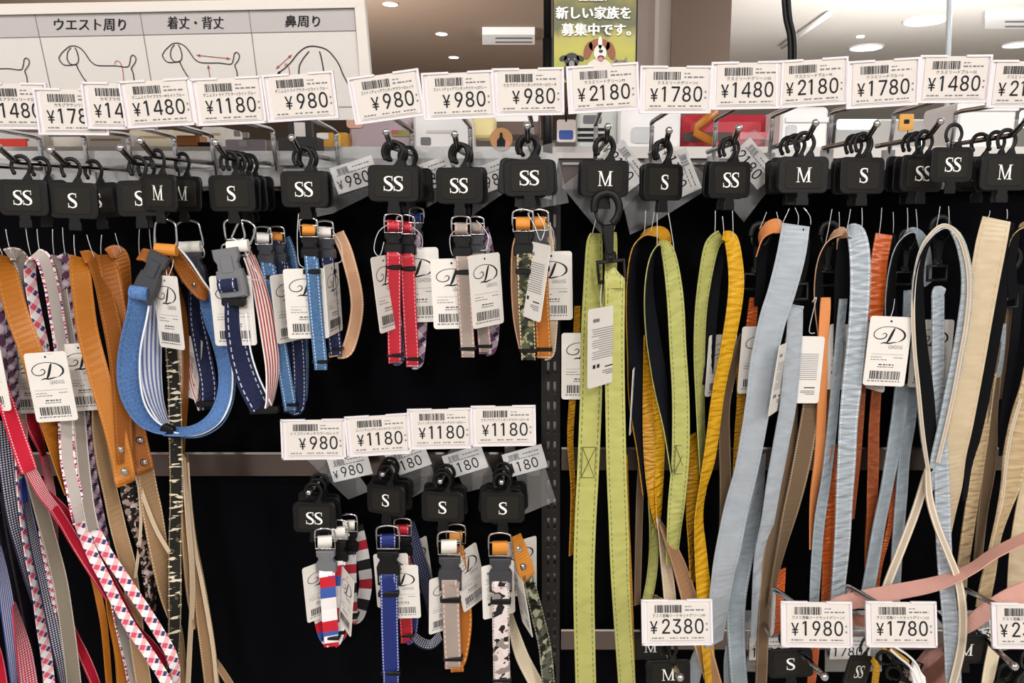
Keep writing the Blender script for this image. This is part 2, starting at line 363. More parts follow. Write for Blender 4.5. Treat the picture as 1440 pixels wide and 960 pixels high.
GL = {'0':(226,[113,-3,95,-2,79,3,65,12,53,24,42,39,34,57,29,77,25,101,24,127,25,153,29,177,35,197,43,215,53,230,65,242,79,251,95,256,113,258,131,256,147,251,161,242,174,230,184,215,192,197,198,177,201,153,203,127,201,101,198,77,192,57,184,39,174,24,162,12,147,3,131,-2,113,25,125,26,136,30,145,37,153,46,160,58,165,72,169,88,171,107,172,127,171,148,169,166,165,182,160,197,153,208,145,218,136,224,125,228,113,230,101,228,91,224,82,218,73,208,67,197,62,182,58,166,55,148,55,127,55,107,58,88,62,72,67,58,73,46,82,37,91,30,101,26],[17,19,18,16,19,17,16,20,19,15,20,16,15,21,20,14,21,15,14,22,21,14,54,22,54,53,22,53,23,22,13,55,14,55,54,14,13,56,55,52,23,53,13,57,56,51,23,52,13,58,57,50,23,51,50,24,23,12,58,13,12,59,58,49,24,50,11,59,12,49,25,24,11,60,59,48,25,49,11,61,60,47,25,48,10,61,11,47,26,25,10,62,61,46,26,47,9,62,10,46,27,26,9,63,62,45,27,46,8,63,9,8,64,63,44,27,45,44,28,27,8,65,64,43,28,44,7,65,8,43,29,28,7,66,65,42,29,43,6,66,7,42,30,29,6,67,66,41,30,42,40,30,41,6,68,67,5,68,6,40,31,30,5,69,68,39,31,40,39,32,31,4,69,5,4,70,69,38,32,39,4,71,70,37,32,38,36,32,37,4,36,71,4,32,36,4,33,32,3,33,4,2,33,3,2,34,33,2,35,34,1,35,2,1,0,35]),'1':(190,[62,224,20,196,20,224,66,254,98,254,98,0,62,0],[0,2,1,0,3,2,0,4,3,0,6,5,0,5,4]),'2':(226,[32,0,32,24,117,114,126,124,134,133,141,141,147,149,152,156,155,163,158,170,160,178,160,186,159,194,157,202,154,209,149,215,143,220,137,224,129,227,121,229,112,230,102,229,94,227,86,224,79,219,74,213,69,207,66,199,64,190,64,181,33,181,34,196,37,209,43,221,51,232,60,241,72,248,84,253,98,257,112,258,127,257,141,254,153,248,164,241,173,233,181,223,186,211,189,199,191,186,190,177,188,168,185,159,181,150,175,140,168,129,159,118,147,105,133,90,76,30,76,28,195,28,195,0],[38,40,39,38,41,40,37,41,38,37,42,41,36,42,37,36,43,42,35,43,36,35,44,43,34,44,35,34,20,44,20,19,44,19,45,44,33,21,34,21,20,34,18,45,19,33,22,21,17,45,18,33,23,22,16,45,17,33,24,23,16,46,45,32,24,33,15,46,16,32,25,24,14,46,15,32,26,25,14,47,46,13,47,14,31,26,32,31,27,26,12,47,13,12,48,47,31,28,27,30,28,31,11,48,12,30,29,28,11,49,48,10,49,11,9,49,10,9,50,49,8,50,9,8,51,50,7,51,8,7,52,51,6,52,7,6,53,52,5,53,6,4,53,5,4,54,53,3,54,4,3,55,54,2,55,3,2,56,55,1,56,2,1,57,56,1,58,57,1,59,58,1,60,59,1,61,60,0,61,1]),'3':(227,[109,-3,94,-2,80,0,66,5,54,11,44,19,35,29,28,40,24,52,22,66,55,66,56,58,59,50,63,44,69,38,75,33,83,30,91,27,100,25,109,25,119,26,129,27,138,30,145,35,152,40,157,46,161,54,164,63,165,72,164,81,162,90,158,98,153,105,146,112,137,117,127,121,115,123,101,124,78,124,78,150,144,224,144,226,35,226,35,254,186,254,186,230,106,139,106,144,124,145,140,143,154,138,167,131,177,122,185,111,192,99,195,86,196,72,195,58,191,45,185,33,177,22,166,13,154,6,141,1,125,-2],[42,44,43,42,45,44,42,41,45,41,40,45,40,46,45,39,47,40,47,46,40,38,47,39,47,49,48,38,49,47,38,50,49,38,51,50,38,37,51,37,52,51,36,52,37,35,52,36,35,53,52,34,53,35,33,53,34,32,53,33,32,54,53,31,54,32,31,55,54,30,55,31,29,55,30,29,56,55,28,56,29,27,56,28,27,57,56,8,10,9,8,11,10,26,57,27,26,58,57,8,12,11,25,58,26,7,12,8,7,13,12,24,58,25,24,59,58,7,14,13,23,59,24,6,14,7,6,15,14,22,59,23,6,16,15,22,60,59,21,60,22,6,17,16,5,17,6,20,60,21,5,18,17,19,60,20,5,19,18,5,60,19,5,61,60,4,61,5,4,62,61,3,62,4,3,63,62,2,63,3,2,64,63,1,64,2,1,0,64]),'4':(226,[140,0,172,0,172,254,140,254,14,58,202,58,202,86,14,86,14,86,50,86,156,254,132,254],[0,1,2,0,2,3,4,5,6,4,6,7,8,9,10,8,10,11]),'5':(227,[111,-3,96,-2,82,1,70,6,59,12,49,20,41,30,35,41,32,53,30,65,61,65,62,58,65,51,69,44,74,39,80,34,87,30,94,27,102,26,111,25,120,26,130,28,138,32,146,38,152,44,157,52,161,61,163,71,164,81,163,92,161,101,157,111,151,119,145,125,137,131,129,135,119,138,109,138,100,138,92,137,84,134,76,131,69,127,64,123,34,126,48,254,183,254,183,226,75,226,67,151,68,151,74,155,81,159,89,162,97,165,106,166,115,167,126,166,137,164,147,160,156,156,165,150,172,143,179,134,185,125,189,116,193,105,195,94,195,82,194,66,191,51,184,38,176,26,166,16,154,8,141,1,126,-2],[44,48,45,48,46,45,48,47,46,44,49,48,55,57,56,54,57,55,54,58,57,53,58,54,53,59,58,52,59,53,52,60,59,51,60,52,51,61,60,50,61,51,44,50,49,44,61,50,44,39,61,39,38,61,38,62,61,38,37,62,37,63,62,36,63,37,35,63,36,44,40,39,34,63,35,34,64,63,44,41,40,44,42,41,33,64,34,44,43,42,33,65,64,32,65,33,31,65,32,31,66,65,30,66,31,30,67,66,29,67,30,29,68,67,28,68,29,28,69,68,27,69,28,26,69,27,26,70,69,8,10,9,8,11,10,25,70,26,8,12,11,7,12,8,24,70,25,24,71,70,7,13,12,7,14,13,23,71,24,6,14,7,6,15,14,23,72,71,22,72,23,6,16,15,21,72,22,6,17,16,5,17,6,20,72,21,5,18,17,20,73,72,19,73,20,5,19,18,5,73,19,4,73,5,4,74,73,3,74,4,3,75,74,2,75,3,2,76,75,1,76,2,1,0,76]),'6':(227,[113,-3,98,-2,84,1,71,7,60,15,50,25,42,37,36,51,33,65,32,81,33,93,35,106,40,119,47,134,56,151,69,170,126,254,161,254,75,131,73,131,75,135,79,140,83,144,87,148,92,151,98,153,104,155,110,157,117,157,132,156,146,153,158,147,169,140,178,131,185,120,190,107,193,94,194,79,193,63,190,49,184,36,176,25,166,15,155,7,142,1,128,-2,113,24,123,25,131,27,139,31,146,37,152,43,157,51,161,59,163,69,164,79,163,89,161,98,157,107,152,114,146,121,139,126,131,130,123,132,113,133,104,132,95,130,87,126,80,121,74,114,69,107,65,99,63,89,62,79,63,69,65,59,69,51,74,43,80,37,87,31,95,27,104,25],[15,17,16,15,23,17,23,18,17,14,23,15,27,29,28,26,29,27,26,30,29,25,30,26,24,30,25,24,31,30,13,23,14,23,31,24,13,22,23,18,31,23,18,32,31,13,21,22,18,64,32,64,33,32,13,20,21,13,19,20,12,19,13,18,65,64,63,33,64,18,66,65,62,33,63,62,34,33,12,18,19,12,66,18,12,67,66,61,34,62,12,68,67,60,34,61,12,69,68,59,34,60,59,35,34,11,69,12,11,70,69,58,35,59,58,36,35,11,71,70,57,36,58,10,71,11,10,72,71,56,36,57,56,37,36,9,72,10,9,73,72,55,37,56,8,73,9,8,74,73,54,37,55,54,38,37,8,75,74,53,38,54,7,75,8,53,39,38,7,76,75,52,39,53,7,77,76,51,39,52,6,77,7,51,40,39,6,78,77,50,40,51,5,78,6,5,79,78,49,40,50,49,41,40,5,80,79,48,41,49,5,81,80,47,41,48,4,81,5,4,46,81,46,41,47,46,42,41,4,42,46,3,42,4,3,43,42,2,43,3,2,44,43,1,44,2,1,45,44,0,45,1]),'7':(220,[24,226,160,226,60,0,96,0,196,226,196,254,24,254],[0,5,6,0,4,5,1,3,4,1,2,3]),'8':(227,[113,-3,97,-2,82,1,68,6,56,13,45,21,37,31,31,42,27,54,26,68,27,78,29,88,33,98,37,106,43,114,51,121,58,126,67,130,76,132,76,133,65,138,55,145,46,154,40,165,36,177,35,190,36,203,40,214,45,225,53,234,62,242,73,249,85,254,99,257,113,258,128,257,141,254,153,249,164,242,173,234,181,225,186,214,190,203,191,190,190,177,186,165,180,154,171,145,162,138,150,133,150,132,159,130,168,126,176,121,183,114,189,106,194,98,197,88,200,78,200,68,199,54,195,42,189,31,181,21,171,13,158,6,145,1,130,-2,113,25,124,25,134,27,142,30,150,34,156,40,161,46,165,53,168,61,168,69,168,78,165,87,161,94,156,101,149,107,141,111,133,115,123,117,113,118,103,117,93,115,85,111,77,107,70,101,65,94,61,87,58,78,58,69,58,61,61,53,64,46,70,40,76,34,84,30,92,27,102,25,113,145,122,145,130,147,137,150,144,154,149,159,154,165,157,172,159,180,160,188,159,196,157,203,154,210,149,216,144,221,138,225,130,228,122,229,113,230,104,229,96,228,89,225,82,221,77,216,72,210,69,203,67,196,66,188,67,180,69,172,72,165,77,159,82,154,89,150,96,147,104,145],[33,35,34,32,35,33,32,36,35,31,36,32,31,37,36,30,37,31,30,38,37,29,38,30,29,39,38,28,123,29,123,39,29,123,122,39,122,121,39,121,40,39,28,124,123,120,40,121,28,125,124,119,40,120,27,125,28,119,41,40,27,126,125,118,41,119,27,127,126,117,41,118,116,41,117,27,128,127,26,128,27,116,42,41,26,129,128,115,42,116,26,130,129,114,42,115,25,130,26,114,43,42,25,131,130,113,43,114,24,131,25,113,44,43,24,132,131,112,44,113,24,133,132,111,44,112,111,45,44,23,133,24,23,134,133,110,45,111,23,135,134,109,45,110,109,46,45,22,135,23,22,136,135,108,46,109,22,137,136,107,46,108,107,47,46,21,137,22,21,138,137,106,47,107,21,139,138,105,47,106,21,104,139,104,47,105,21,47,104,21,48,47,20,48,21,20,49,48,19,49,20,18,49,19,18,50,49,17,50,18,17,51,50,16,51,17,16,52,51,15,52,16,15,53,52,14,86,15,86,53,15,86,54,53,14,87,86,85,54,86,14,88,87,84,54,85,14,89,88,83,54,84,13,89,14,83,55,54,13,90,89,82,55,83,13,91,90,81,55,82,12,91,13,81,56,55,12,92,91,80,56,81,11,92,12,80,57,56,11,93,92,79,57,80,79,58,57,10,93,11,10,94,93,78,58,79,10,95,94,77,58,78,77,59,58,9,95,10,9,96,95,76,59,77,8,96,9,76,60,59,8,97,96,75,60,76,75,61,60,7,97,8,7,98,97,74,61,75,7,99,98,73,61,74,6,99,7,73,62,61,6,100,99,72,62,73,6,101,100,71,62,72,5,101,6,71,63,62,5,102,101,70,63,71,5,103,102,69,63,70,5,68,103,68,63,69,5,63,68,4,63,5,4,64,63,4,65,64,3,65,4,2,65,3,2,66,65,1,66,2,1,67,66,0,67,1]),'9':(227,[113,258,128,257,142,253,155,247,166,239,176,229,184,217,190,204,193,189,194,173,194,161,191,148,186,135,180,120,170,103,158,84,100,0,65,0,151,124,154,124,151,119,148,115,144,111,139,107,134,104,128,101,122,99,116,98,109,97,94,98,81,102,69,107,58,114,49,124,41,134,36,147,33,161,32,176,33,191,36,205,42,218,50,230,60,239,71,247,84,253,98,257,113,230,104,229,95,227,87,223,80,218,74,211,69,204,66,195,63,186,63,176,63,166,66,156,69,148,74,140,80,134,87,129,95,125,104,122,113,122,123,122,131,125,139,129,146,134,152,140,157,147,161,156,163,165,164,175,163,185,161,195,157,204,152,211,146,218,139,223,131,227,123,229],[45,1,0,44,1,45,44,2,1,43,2,44,43,3,2,42,3,43,42,4,3,41,4,42,41,46,4,46,5,4,41,47,46,81,5,46,40,47,41,40,48,47,80,5,81,80,6,5,40,49,48,79,6,80,40,50,49,78,6,79,39,50,40,39,51,50,77,6,78,77,7,6,39,52,51,76,7,77,38,52,39,76,8,7,38,53,52,75,8,76,38,54,53,74,8,75,37,54,38,74,9,8,37,55,54,73,9,74,36,55,37,36,56,55,72,9,73,72,10,9,36,57,56,71,10,72,71,11,10,35,57,36,35,58,57,70,11,71,70,12,11,35,59,58,69,12,70,34,59,35,34,60,59,68,12,69,68,13,12,33,60,34,33,61,60,67,13,68,33,62,61,66,19,67,19,13,67,33,63,62,65,18,66,18,19,66,65,24,18,24,17,18,20,13,19,32,63,33,32,64,63,64,24,65,32,24,64,20,14,13,21,14,20,22,14,21,31,24,32,23,14,22,30,24,31,24,14,23,30,25,24,17,14,24,17,15,14,29,25,30,29,26,25,29,27,26,28,27,29,17,16,15]),'¥':(191,[40,254,104,114,80,102,4,254,87,114,151,254,187,254,111,102,112,133,112,0,80,0,80,133,167,127,167,104,24,104,24,127,167,78,167,55,24,55,24,78],[2,0,3,2,11,0,11,1,0,4,6,5,4,8,6,8,7,6,10,2,11,2,4,11,4,1,11,1,8,11,4,1,8,1,7,8,7,9,8,14,12,15,14,4,12,4,1,12,1,13,12,14,2,4,2,7,4,2,7,1,7,13,1,2,13,14,2,7,13,10,7,2,10,9,7,18,16,19,18,17,16])}
# ---------------------------------------------------------------- flat print: letters, digits, strokes
TXT = {}
def text_geo(body, res=2, off=0.0):
    k = (body, res, off)
    if k not in TXT:
        c = bpy.data.curves.new('print_text', 'FONT'); c.body = body; c.size = 1; c.resolution_u = res; c.offset = off; c.align_x = 'CENTER'
        o = bpy.data.objects.new('print_text', c); me = o.to_mesh()
        TXT[k] = ([(v.co.x, v.co.y) for v in me.vertices], [tuple(p.vertices) for p in me.polygons])
        o.to_mesh_clear(); bpy.data.objects.remove(o); bpy.data.curves.remove(c)
    return TXT[k]
def put_text(mb, body, x, z, size, y=0.0, M=None, mi=0, fit=None, res=2, off=0.0, anchor='c', back=False):
    vs, fs = text_geo(body, res, off)
    x0 = min(v[0] for v in vs); x1 = max(v[0] for v in vs); sx = size
    if fit: sx = fit / (x1 - x0)
    cx = {'c': (x0 + x1) / 2, 'l': x0, 'r': x1}[anchor]; q = -1 if back else 1
    out = [(x + q * (vx - cx) * sx, y, z + vz * size) for vx, vz in vs]
    f2 = []
    for f in fs:
        a, b, c = (vs[f[0]], vs[f[1]], vs[f[2]])
        ar = (b[0] - a[0]) * (c[1] - a[1]) - (c[0] - a[0]) * (b[1] - a[1])
        f2.append(tuple(f) if ar > 0 else tuple(reversed(f)))
    mb.add(out, f2, None, M, mi)
def put_num(mb, s, x, z, h, y=0.0, sx=.86, M=None, mi=0):
    k = h / 260
    for ch in s:
        adv, v, f = GL[ch]
        q = .8 if ch == '¥' else 1.0
        vs = [(x + v[i] * k * sx * q, y, z + v[i + 1] * k * q) for i in range(0, len(v), 2)]
        fs = [(f[i], f[i + 1], f[i + 2]) for i in range(0, len(f), 3)]
        f2 = []
        for a, b, c in fs:
            ar = (vs[b][0] - vs[a][0]) * (vs[c][2] - vs[a][2]) - (vs[c][0] - vs[a][0]) * (vs[b][2] - vs[a][2])
            f2.append((a, b, c) if ar > 0 else (a, c, b))
        mb.add(vs, f2, None, M, mi); x += adv * k * sx * q * 1.02
    return x
def cr(pts, n=6):
    """catmull-rom through tuples of numbers"""
    out = []; L = len(pts)
    for i in range(L - 1):
        p0 = pts[max(i - 1, 0)]; p1 = pts[i]; p2 = pts[i + 1]; p3 = pts[min(i + 2, L - 1)]
        for k in range(n):
            t = k / n
            out.append(tuple(.5 * (2 * b + (c - a) * t + (2 * a - 5 * b + 4 * c - d) * t * t + (3 * b - a - 3 * c + d) * t ** 3) for a, b, c, d in zip(p0, p1, p2, p3)))
    out.append(tuple(pts[-1])); return out
def stroke(mb, pts, y=0.0, n=6, sc=1.0, ox=0.0, oz=0.0, M=None, mi=0):
    """pen stroke of changing width, points (x, z, width)"""
    q = cr(pts, n); vs = []
    for i, (x, z, w) in enumerate(q):
        a = q[max(i - 1, 0)]; b = q[min(i + 1, len(q) - 1)]
        dx, dz = b[0] - a[0], b[1] - a[1]; L = math.hypot(dx, dz) or 1
        nx, nz = -dz / L * abs(w) / 2, dx / L * abs(w) / 2
        vs += [(ox + (x + nx) * sc, y, oz + (z + nz) * sc), (ox + (x - nx) * sc, y, oz + (z - nz) * sc)]
    fs = [(2 * i, 2 * i + 1, 2 * i + 3, 2 * i + 2) for i in range(len(q) - 1)]
    mb.add(vs, fs, None, M, mi)
def barcode(mb, x0, x1, z0, z1, seed, y=0.0, mi=0, n=26):
    r = random.Random(seed); x = x0; u = (x1 - x0) / (n * 2.6)
    while x < x1:
        w = u * r.choice((1, 1, 2, 3)); mb.rect(x, min(x + w, x1), z0, z1, y, None, mi); x += w + u * r.choice((1, 1, 2))
def dashes(mb, x0, x1, z, h, seed, y=0.0, mi=0):
    r = random.Random(seed); x = x0
    while x < x1:
        w = h * r.uniform(1.2, 3.4); mb.rect(x, min(x + w, x1), z, z + h, y, None, mi); x += w + h * r.uniform(.5, 1.2)
# serif size letters, height 1
S_ = [(.30, .80, .02), (.265, .90, .05), (.13, .965, .07), (-.04, .955, .085), (-.19, .86, .13), (-.2, .72, .16), (-.08, .58, .2), (.12, .45, .2), (.25, .31, .17), (.24, .14, .13), (.09, .035, .08), (-.08, .035, .07), (-.23, .11, .05), (-.29, .24, .02)]
def letter_S(mb, cx, h, z0):
    stroke(mb, S_, 0, 6, h, cx, z0)
    for x0, za, zb in ((.262, .70, 1.0), (-.30, 0.0, .32)):
        mb.rect(cx + x0 * h, cx + (x0 + .05) * h, z0 + za * h, z0 + zb * h)
def letter_M(mb, cx, h, z0):
    for x0, x1 in ((-.40, -.345), (.30, .44)): mb.rect(cx + x0 * h, cx + x1 * h, z0, z0 + h)
    for x0, x1, za, zb in ((-.5, -.24, 0, .045), (.19, .55, 0, .045), (-.5, -.3, .955, 1), (.35, .55, .955, 1)): mb.rect(cx + x0 * h, cx + x1 * h, z0 + za * h, z0 + zb * h)
    q = lambda *p: mb.flat([(cx + a * h, z0 + b * h) for a, b in p])
    q((-.42, 1), (.0, .0), (.06, .0), (.02, .13), (-.26, 1)); q((.02, .13), (.06, 0), (.44, 1), (.36, 1))
def letters(s):
    mb = MB(); h = .0165
    if s == 'S': letter_S(mb, 0, h, -h / 2)
    elif s == 'SS': letter_S(mb, -.0057, h, -h / 2); letter_S(mb, .0057, h, -h / 2)
    else: letter_M(mb, -.0004, h, -h / 2)
    return mb.mesh('size_letters', K['white_ink'])
LET = {s: letters(s) for s in ('S', 'SS', 'M')}
def yaw_for(px, wr, sgn):
    """turn about the vertical that leaves wr of the width to be seen from the aisle"""
    if wr >= .999: return 0.0
    A = math.atan((px - CX) / F); return math.degrees(sgn * math.acos(min(1, wr * math.cos(A))) - A)
# ---------------------------------------------------------------- size hanger (origin: the point of the hook that rests on the rod)
def hanger_body():
    mb = MB(); cz = -.0435
    out = rrect(.058, .041, .0065, 4)
    mb.ext([(x, z + cz) for x, z in out], -.0014, .0014, None, 0, .0008)
    mb.ext([(-.0075, cz - .034), (.0075, cz - .034), (.0075, cz - .027), (.0062, cz - .024), (.0068, cz - .0195), (-.0068, cz - .0195), (-.0062, cz - .024), (-.0075, cz - .027)], -.0012, .0012, None, 0, .0005)
    hk = [(.005, 0, cz + .019), (.0075, 0, cz + .026), (.0105, 0, cz + .033), (.0102, 0, cz + .0385), (.0065, 0, cz + .0445), (0, 0, cz + .0465), (-.0065, 0, cz + .0445), (-.0105, 0, cz + .0385), (-.0108, 0, cz + .0325), (-.009, 0, cz + .0285)]
    mb.tube(cr(hk, 3), .0021, 8, None, 0, False, (.62, 1.15))
    mb.ball((-.0088, 0, cz + .028), .0028, 8, 6, None, 0, (1, .7, 1))
    mb.ext([(.0, cz + .0195), (.0125, cz + .0195), (.0098, cz + .0265), (.0052, cz + .0265)], -.0012, .0012, None, 0, .0004)
    return mb.mesh('hook_plate', K['black'])
HB = hanger_body()
def hanger_panel():
    mb = MB(); cz = -.0435
    mb.ext([(x, z + cz) for x, z in rrect(.0425, .031, .004, 4)], -.0021, -.0012, None, 0, .0005)
    return mb.mesh('label_panel', K['hpanel'])
HP = hanger_panel()
def hanger(let, pos, label, yaw=0, roll=0, pitch=0, group=None, sc=1.0):
    M = Matrix.Translation(pos) @ Matrix.Rotation(rad(yaw), 4, 'Z') @ Matrix.Rotation(rad(pitch), 4, 'X') @ Matrix.Rotation(rad(-roll), 4, 'Y') @ Matrix.Scale(sc, 4)
    t = thing('size_hanger', label, 'hanger', pos, group, M)
    part('hook_plate', HB, None, t)
    p = part('label_panel', HP, None, t)
    l = part('size_letters', LET[let], None, p); l.location = (0, -.0024, -.0435)
    return t
# ---------------------------------------------------------------- price tag
TW, TH = .0785, .0485
def holder_mesh():
    mb = MB()
    mb.ext(rrect(TW, TH, .0012, 2), .0006, .0016)
    for s in (-1, 1): mb.box(s * TW / 2 - .0022 * (s > 0) - 0, s * TW / 2 + .0022 * (s < 0), -.0016, .0012, -TH / 2, TH / 2)
    mb.box(-TW / 2, TW / 2, -.0016, .0012, -TH / 2, -TH / 2 + .0022)
    mb.box(-TW / 2, -TW * .12, -.0016, .0012, TH / 2 - .001, TH / 2 + .0012)
    mb.box(TW * .14, TW / 2, -.0016, .0012, TH / 2 - .001, TH / 2 + .0012)
    mb.box(-TW * .33, TW * .33, .0016, .0045, -.004, .010)
    return mb.mesh('tag_holder', K['holder'])
HOLD = holder_mesh()
def card_mesh():
    mb = MB(); mb.box(-TW / 2 + .0065, TW / 2 - .0045, -.0004, .0004, -TH / 2 + .0035, TH / 2 - .0004); return mb.mesh('price_card', K['card'])
CARD = card_mesh()
def price_print(price, name, seed):
    mb = MB(); y = -.0007
    barcode(mb, -.0245, .0055, .0108, .0192, seed, y)
    dashes(mb, .009, .0165, .0168, .0011, seed + 1, y, 1); dashes(mb, .009, .031, .0128, .0016, seed + 2, y, 1)
    put_text(mb, name, .002, .0062, .0042, y, None, 0, min(.058, len(name) * .0040), 1)
    n = len(price); x1 = .0305; wd = .86 * .016 / 260 * sum(GL[c][0] for c in price) * 1.02
    put_num(mb, '¥', x1 - wd - .0118, -.0118, .0175, y, .86)
    put_num(mb, price, x1 - wd, -.0118, .016, y, .86)
    for q, r in ((.00022, .0), (.0, .0002), (.00022, .0002)): put_num(mb, price, x1 - wd + q, -.0118 + r, .016, y - .00005 - q * .1 - r * .2, .86)
    put_num(mb, '¥', x1 - wd - .0116, -.0117, .0175, y - .00005, .86)
    for z in (-.0015, -.0078): mb.rect(.0318, .0336, z - .001, z + .001, y, None, 1)
    for a, b in ((-.028, -.015), (-.008, .0), (.003, .012), (.016, .029)): dashes(mb, a, b, -.0172, .0014, seed + 5, y, 1)
    mb.rect(-.030, .030, -.0196, -.0193, y, None, 1)
    return mb
def price_tag(price, name, px, py, Y, roll, label, yaw=0, pitch=0, group=None, sc=1.0):
    pos = P(px, py, Y)
    M = Matrix.Translation(pos) @ Matrix.Rotation(rad(yaw), 4, 'Z') @ Matrix.Rotation(rad(pitch), 4, 'X') @ Matrix.Rotation(rad(-roll), 4, 'Y') @ Matrix.Scale(sc, 4)
    t = thing('price_tag', label, 'price tag', pos, group, M)
    part('tag_holder', HOLD, None, t); c = part('price_card', CARD, None, t)
    part('price_print', price_print(price, name, int(px * 7 + py)), [K['ink'], K['grey_ink']], c, shared=True)
    return t
# ---------------------------------------------------------------- hang tag (card with a script initial on the front, care text on the back)
GW, GH = .0495, .083
BOWL = [(-.19, .0, .006), (-.12, .045, .018), (-.07, .0, .026), (-.11, -.07, .024), (-.22, -.10, .02), (-.33, -.07, .02), (-.375, .02, .02), (-.31, .12, .018), (-.17, .185, .014), (.03, .20, .014), (.22, .155, .026), (.345, .06, .045), (.355, -.05, .045), (.27, -.13, .022), (.20, -.16, .005)]
STEM = [(.12, .17, .012), (.09, .13, .045), (.04, .0, .062), (-.01, -.12, .055), (-.06, -.185, .02)]
BASE = [(-.2, -.21, .008), (-.11, -.185, .03), (.0, -.195, .034), (.13, -.17, .022), (.2, -.165, .004)]
def tag_meshes():
    mb = MB(); mb.ext(rrect(GW, GH, .0035, 4), -.00035, .00035)
    card = mb.mesh('tag_card', K['tagcard'])
    f = MB(); y = -.0006
    for st in (BOWL, STEM, BASE): stroke(f, st, y, 6, GW, .0, .0195)
    put_text(f, 'LEADOG', .0085, .0035, .0062, y, None, 1, .0165, 2)
    f.disc((0, y, GH / 2 - .0055), .0013, .0001, 10)
    f.rect(-.019, .019, -.0035, -.0032, y, None, 1)
    dashes(f, -.019, -.006, -.0075, .0009, 3, y, 1); dashes(f, .008, .019, -.0075, .0009, 4, y, 1); dashes(f, -.019, .0, -.0105, .0009, 5, y, 1)
    dashes(f, -.009, .009, -.0165, .0013, 6, y, 0); dashes(f, -.010, .010, -.0192, .0011, 7, y, 1)
    barcode(f, -.018, .018, -.0335, -.0235, 11, y, 0, 30); dashes(f, -.020, .019, -.0365, .0014, 12, y, 1)
    front = f.mesh('front_print', [K['ink'], K['grey_ink']])
    b = MB(); y = .0006
    R = lambda x0, x1, z0, z1, mi: b.add([(x1, y, z0), (x0, y, z0), (x0, y, z1), (x1, y, z1)], [(0, 1, 2, 3)], None, None, mi)
    for i in range(14): R(-.019, .019 - (.012 if i in (4, 9) else .001 * (i % 3)), .02 - i * .0024 - .0007, .02 - i * .0024, 1)
    R(.006, .017, .027, .0305, 1)
    R(-.018, -.004, -.0225, -.0212, 0); R(-.018, -.0, -.0265, -.0256, 1); R(-.018, .0, -.0285, -.0276, 1); R(-.018, -.006, -.0305, -.0296, 1)
    for x in (.0075, .0145): R(x - .0022, x + .0022, -.0215, -.0175, 0)
    back = b.mesh('back_print', [K['ink'], K['grey_ink']])
    return card, front, back
GT = tag_meshes()
def hang_tag(px, py, Y, roll, label, wr=1.0, sgn=1, back=False, sc=1.0, pitch=0, cord=None, group=None, sh=0.0):
    """px,py card centre; wr visible width ratio (turned about the vertical); cord: pixel points of the nylon loop"""
    pos = P(px, py, Y); yaw = yaw_for(px, wr, sgn) + (180 if back else 0)
    M = Matrix.Translation(pos) @ Matrix.Rotation(rad(-roll), 4, 'Y') @ Matrix.Rotation(rad(pitch), 4, 'X') @ Matrix.Rotation(rad(yaw), 4, 'Z') @ Matrix.Scale(sc, 4)
    t = thing('hang_tag', label, 'tag', pos, group, M)
    c = part('tag_card', GT[0], None, t); part('front_print', GT[1], None, c); part('back_print', GT[2], None, c)
    if cord:
        mb = MB(); mb.tube(cr([tuple(P(*q)) for q in cord], 4), .0005, 5)
        Mi = M.inverted(); mb.v = [tuple(Mi @ Vector(v)) for v in mb.v]
        part('nylon_loop', mb, K['thread'], t, None, True)
    return t
# ---------------------------------------------------------------- ribbons
def ribbon(pts, W, front, back=None, sgn=1, th=.0016, n=6, sh=None):
    """pts (px,py,Y[,w]): w = width to be seen, signed (negative shows the back); W = true width, both in photo pixels there.
    returns MB for strap and MB for lining, all in world space"""
    q = []
    for p in pts:
        w = p[3] if len(p) > 3 else W
        a = math.acos(max(-1, min(1, w / W))); q.append(tuple(P(p[0], p[1], p[2])) + (a,))
    wm = W * MPP(*pts[0][:3]); q = cr(q, n)
    A = MB(); B = MB(); rows = []; v = 0.0; prev = None
    for i, (x, y, z, a) in enumerate(q):
        c = Vector((x, y, z)); t = Vector(q[min(i + 1, len(q) - 1)][:3]) - Vector(q[max(i - 1, 0)][:3]); t.normalize()
        n0 = Vector((0, 0, EYE)) - c; n0 = (n0 - t * n0.dot(t)).normalized(); s0 = n0.cross(t)
        a *= sgn
        s = s0 * math.cos(a) - n0 * math.sin(a); nn = s0 * math.sin(a) + n0 * math.cos(a)
        if prev is not None: v += (c - prev).length
        prev = c; rows.append((c, s, nn, v / wm))
    def strip(mb, f0, f1, bf, inset=0.0):
        vs = []; uv = []; fs = []
        for c, s, nn, vv in rows:
            h = wm / 2 - inset
            for (u, d) in ((-1, f0), (1, f0), (1, f1), (-1, f1)):
                vs.append(c + s * (h * u) + nn * d); uv.append((.5 + .5 * u, vv))
        for i in range(len(rows) - 1):
            for k in ((0, 1), (1, 2), (2, 3), (3, 0)):
                if k == (2, 3) and not bf: continue
                fs.append((i * 4 + k[0], i * 4 + k[1], i * 4 + 4 + k[1], i * 4 + 4 + k[0]))
        L = (len(rows) - 1) * 4
        fs += [(0, 3, 2, 1), (L, L + 1, L + 2, L + 3)]
        mb.add(vs, [tuple(reversed(f)) for f in fs], uv)
    if back is None: strip(A, th / 2, -th / 2, True)
    else: strip(A, th * .7, 0, True); strip(B, 0, -th * .7, True, wm * .03)
    return A, (B if back else None)
def thread(a, b, par, kink=0):
    mb = MB(); a, b = P(*a), P(*b); m = (a + b) / 2 + Vector((kink * .001, -.001, 0))
    mb.tube(cr([tuple(a), tuple(m), tuple(b)], 4), .00045, 5); part('hanging_thread', mb, K['thread'], par)
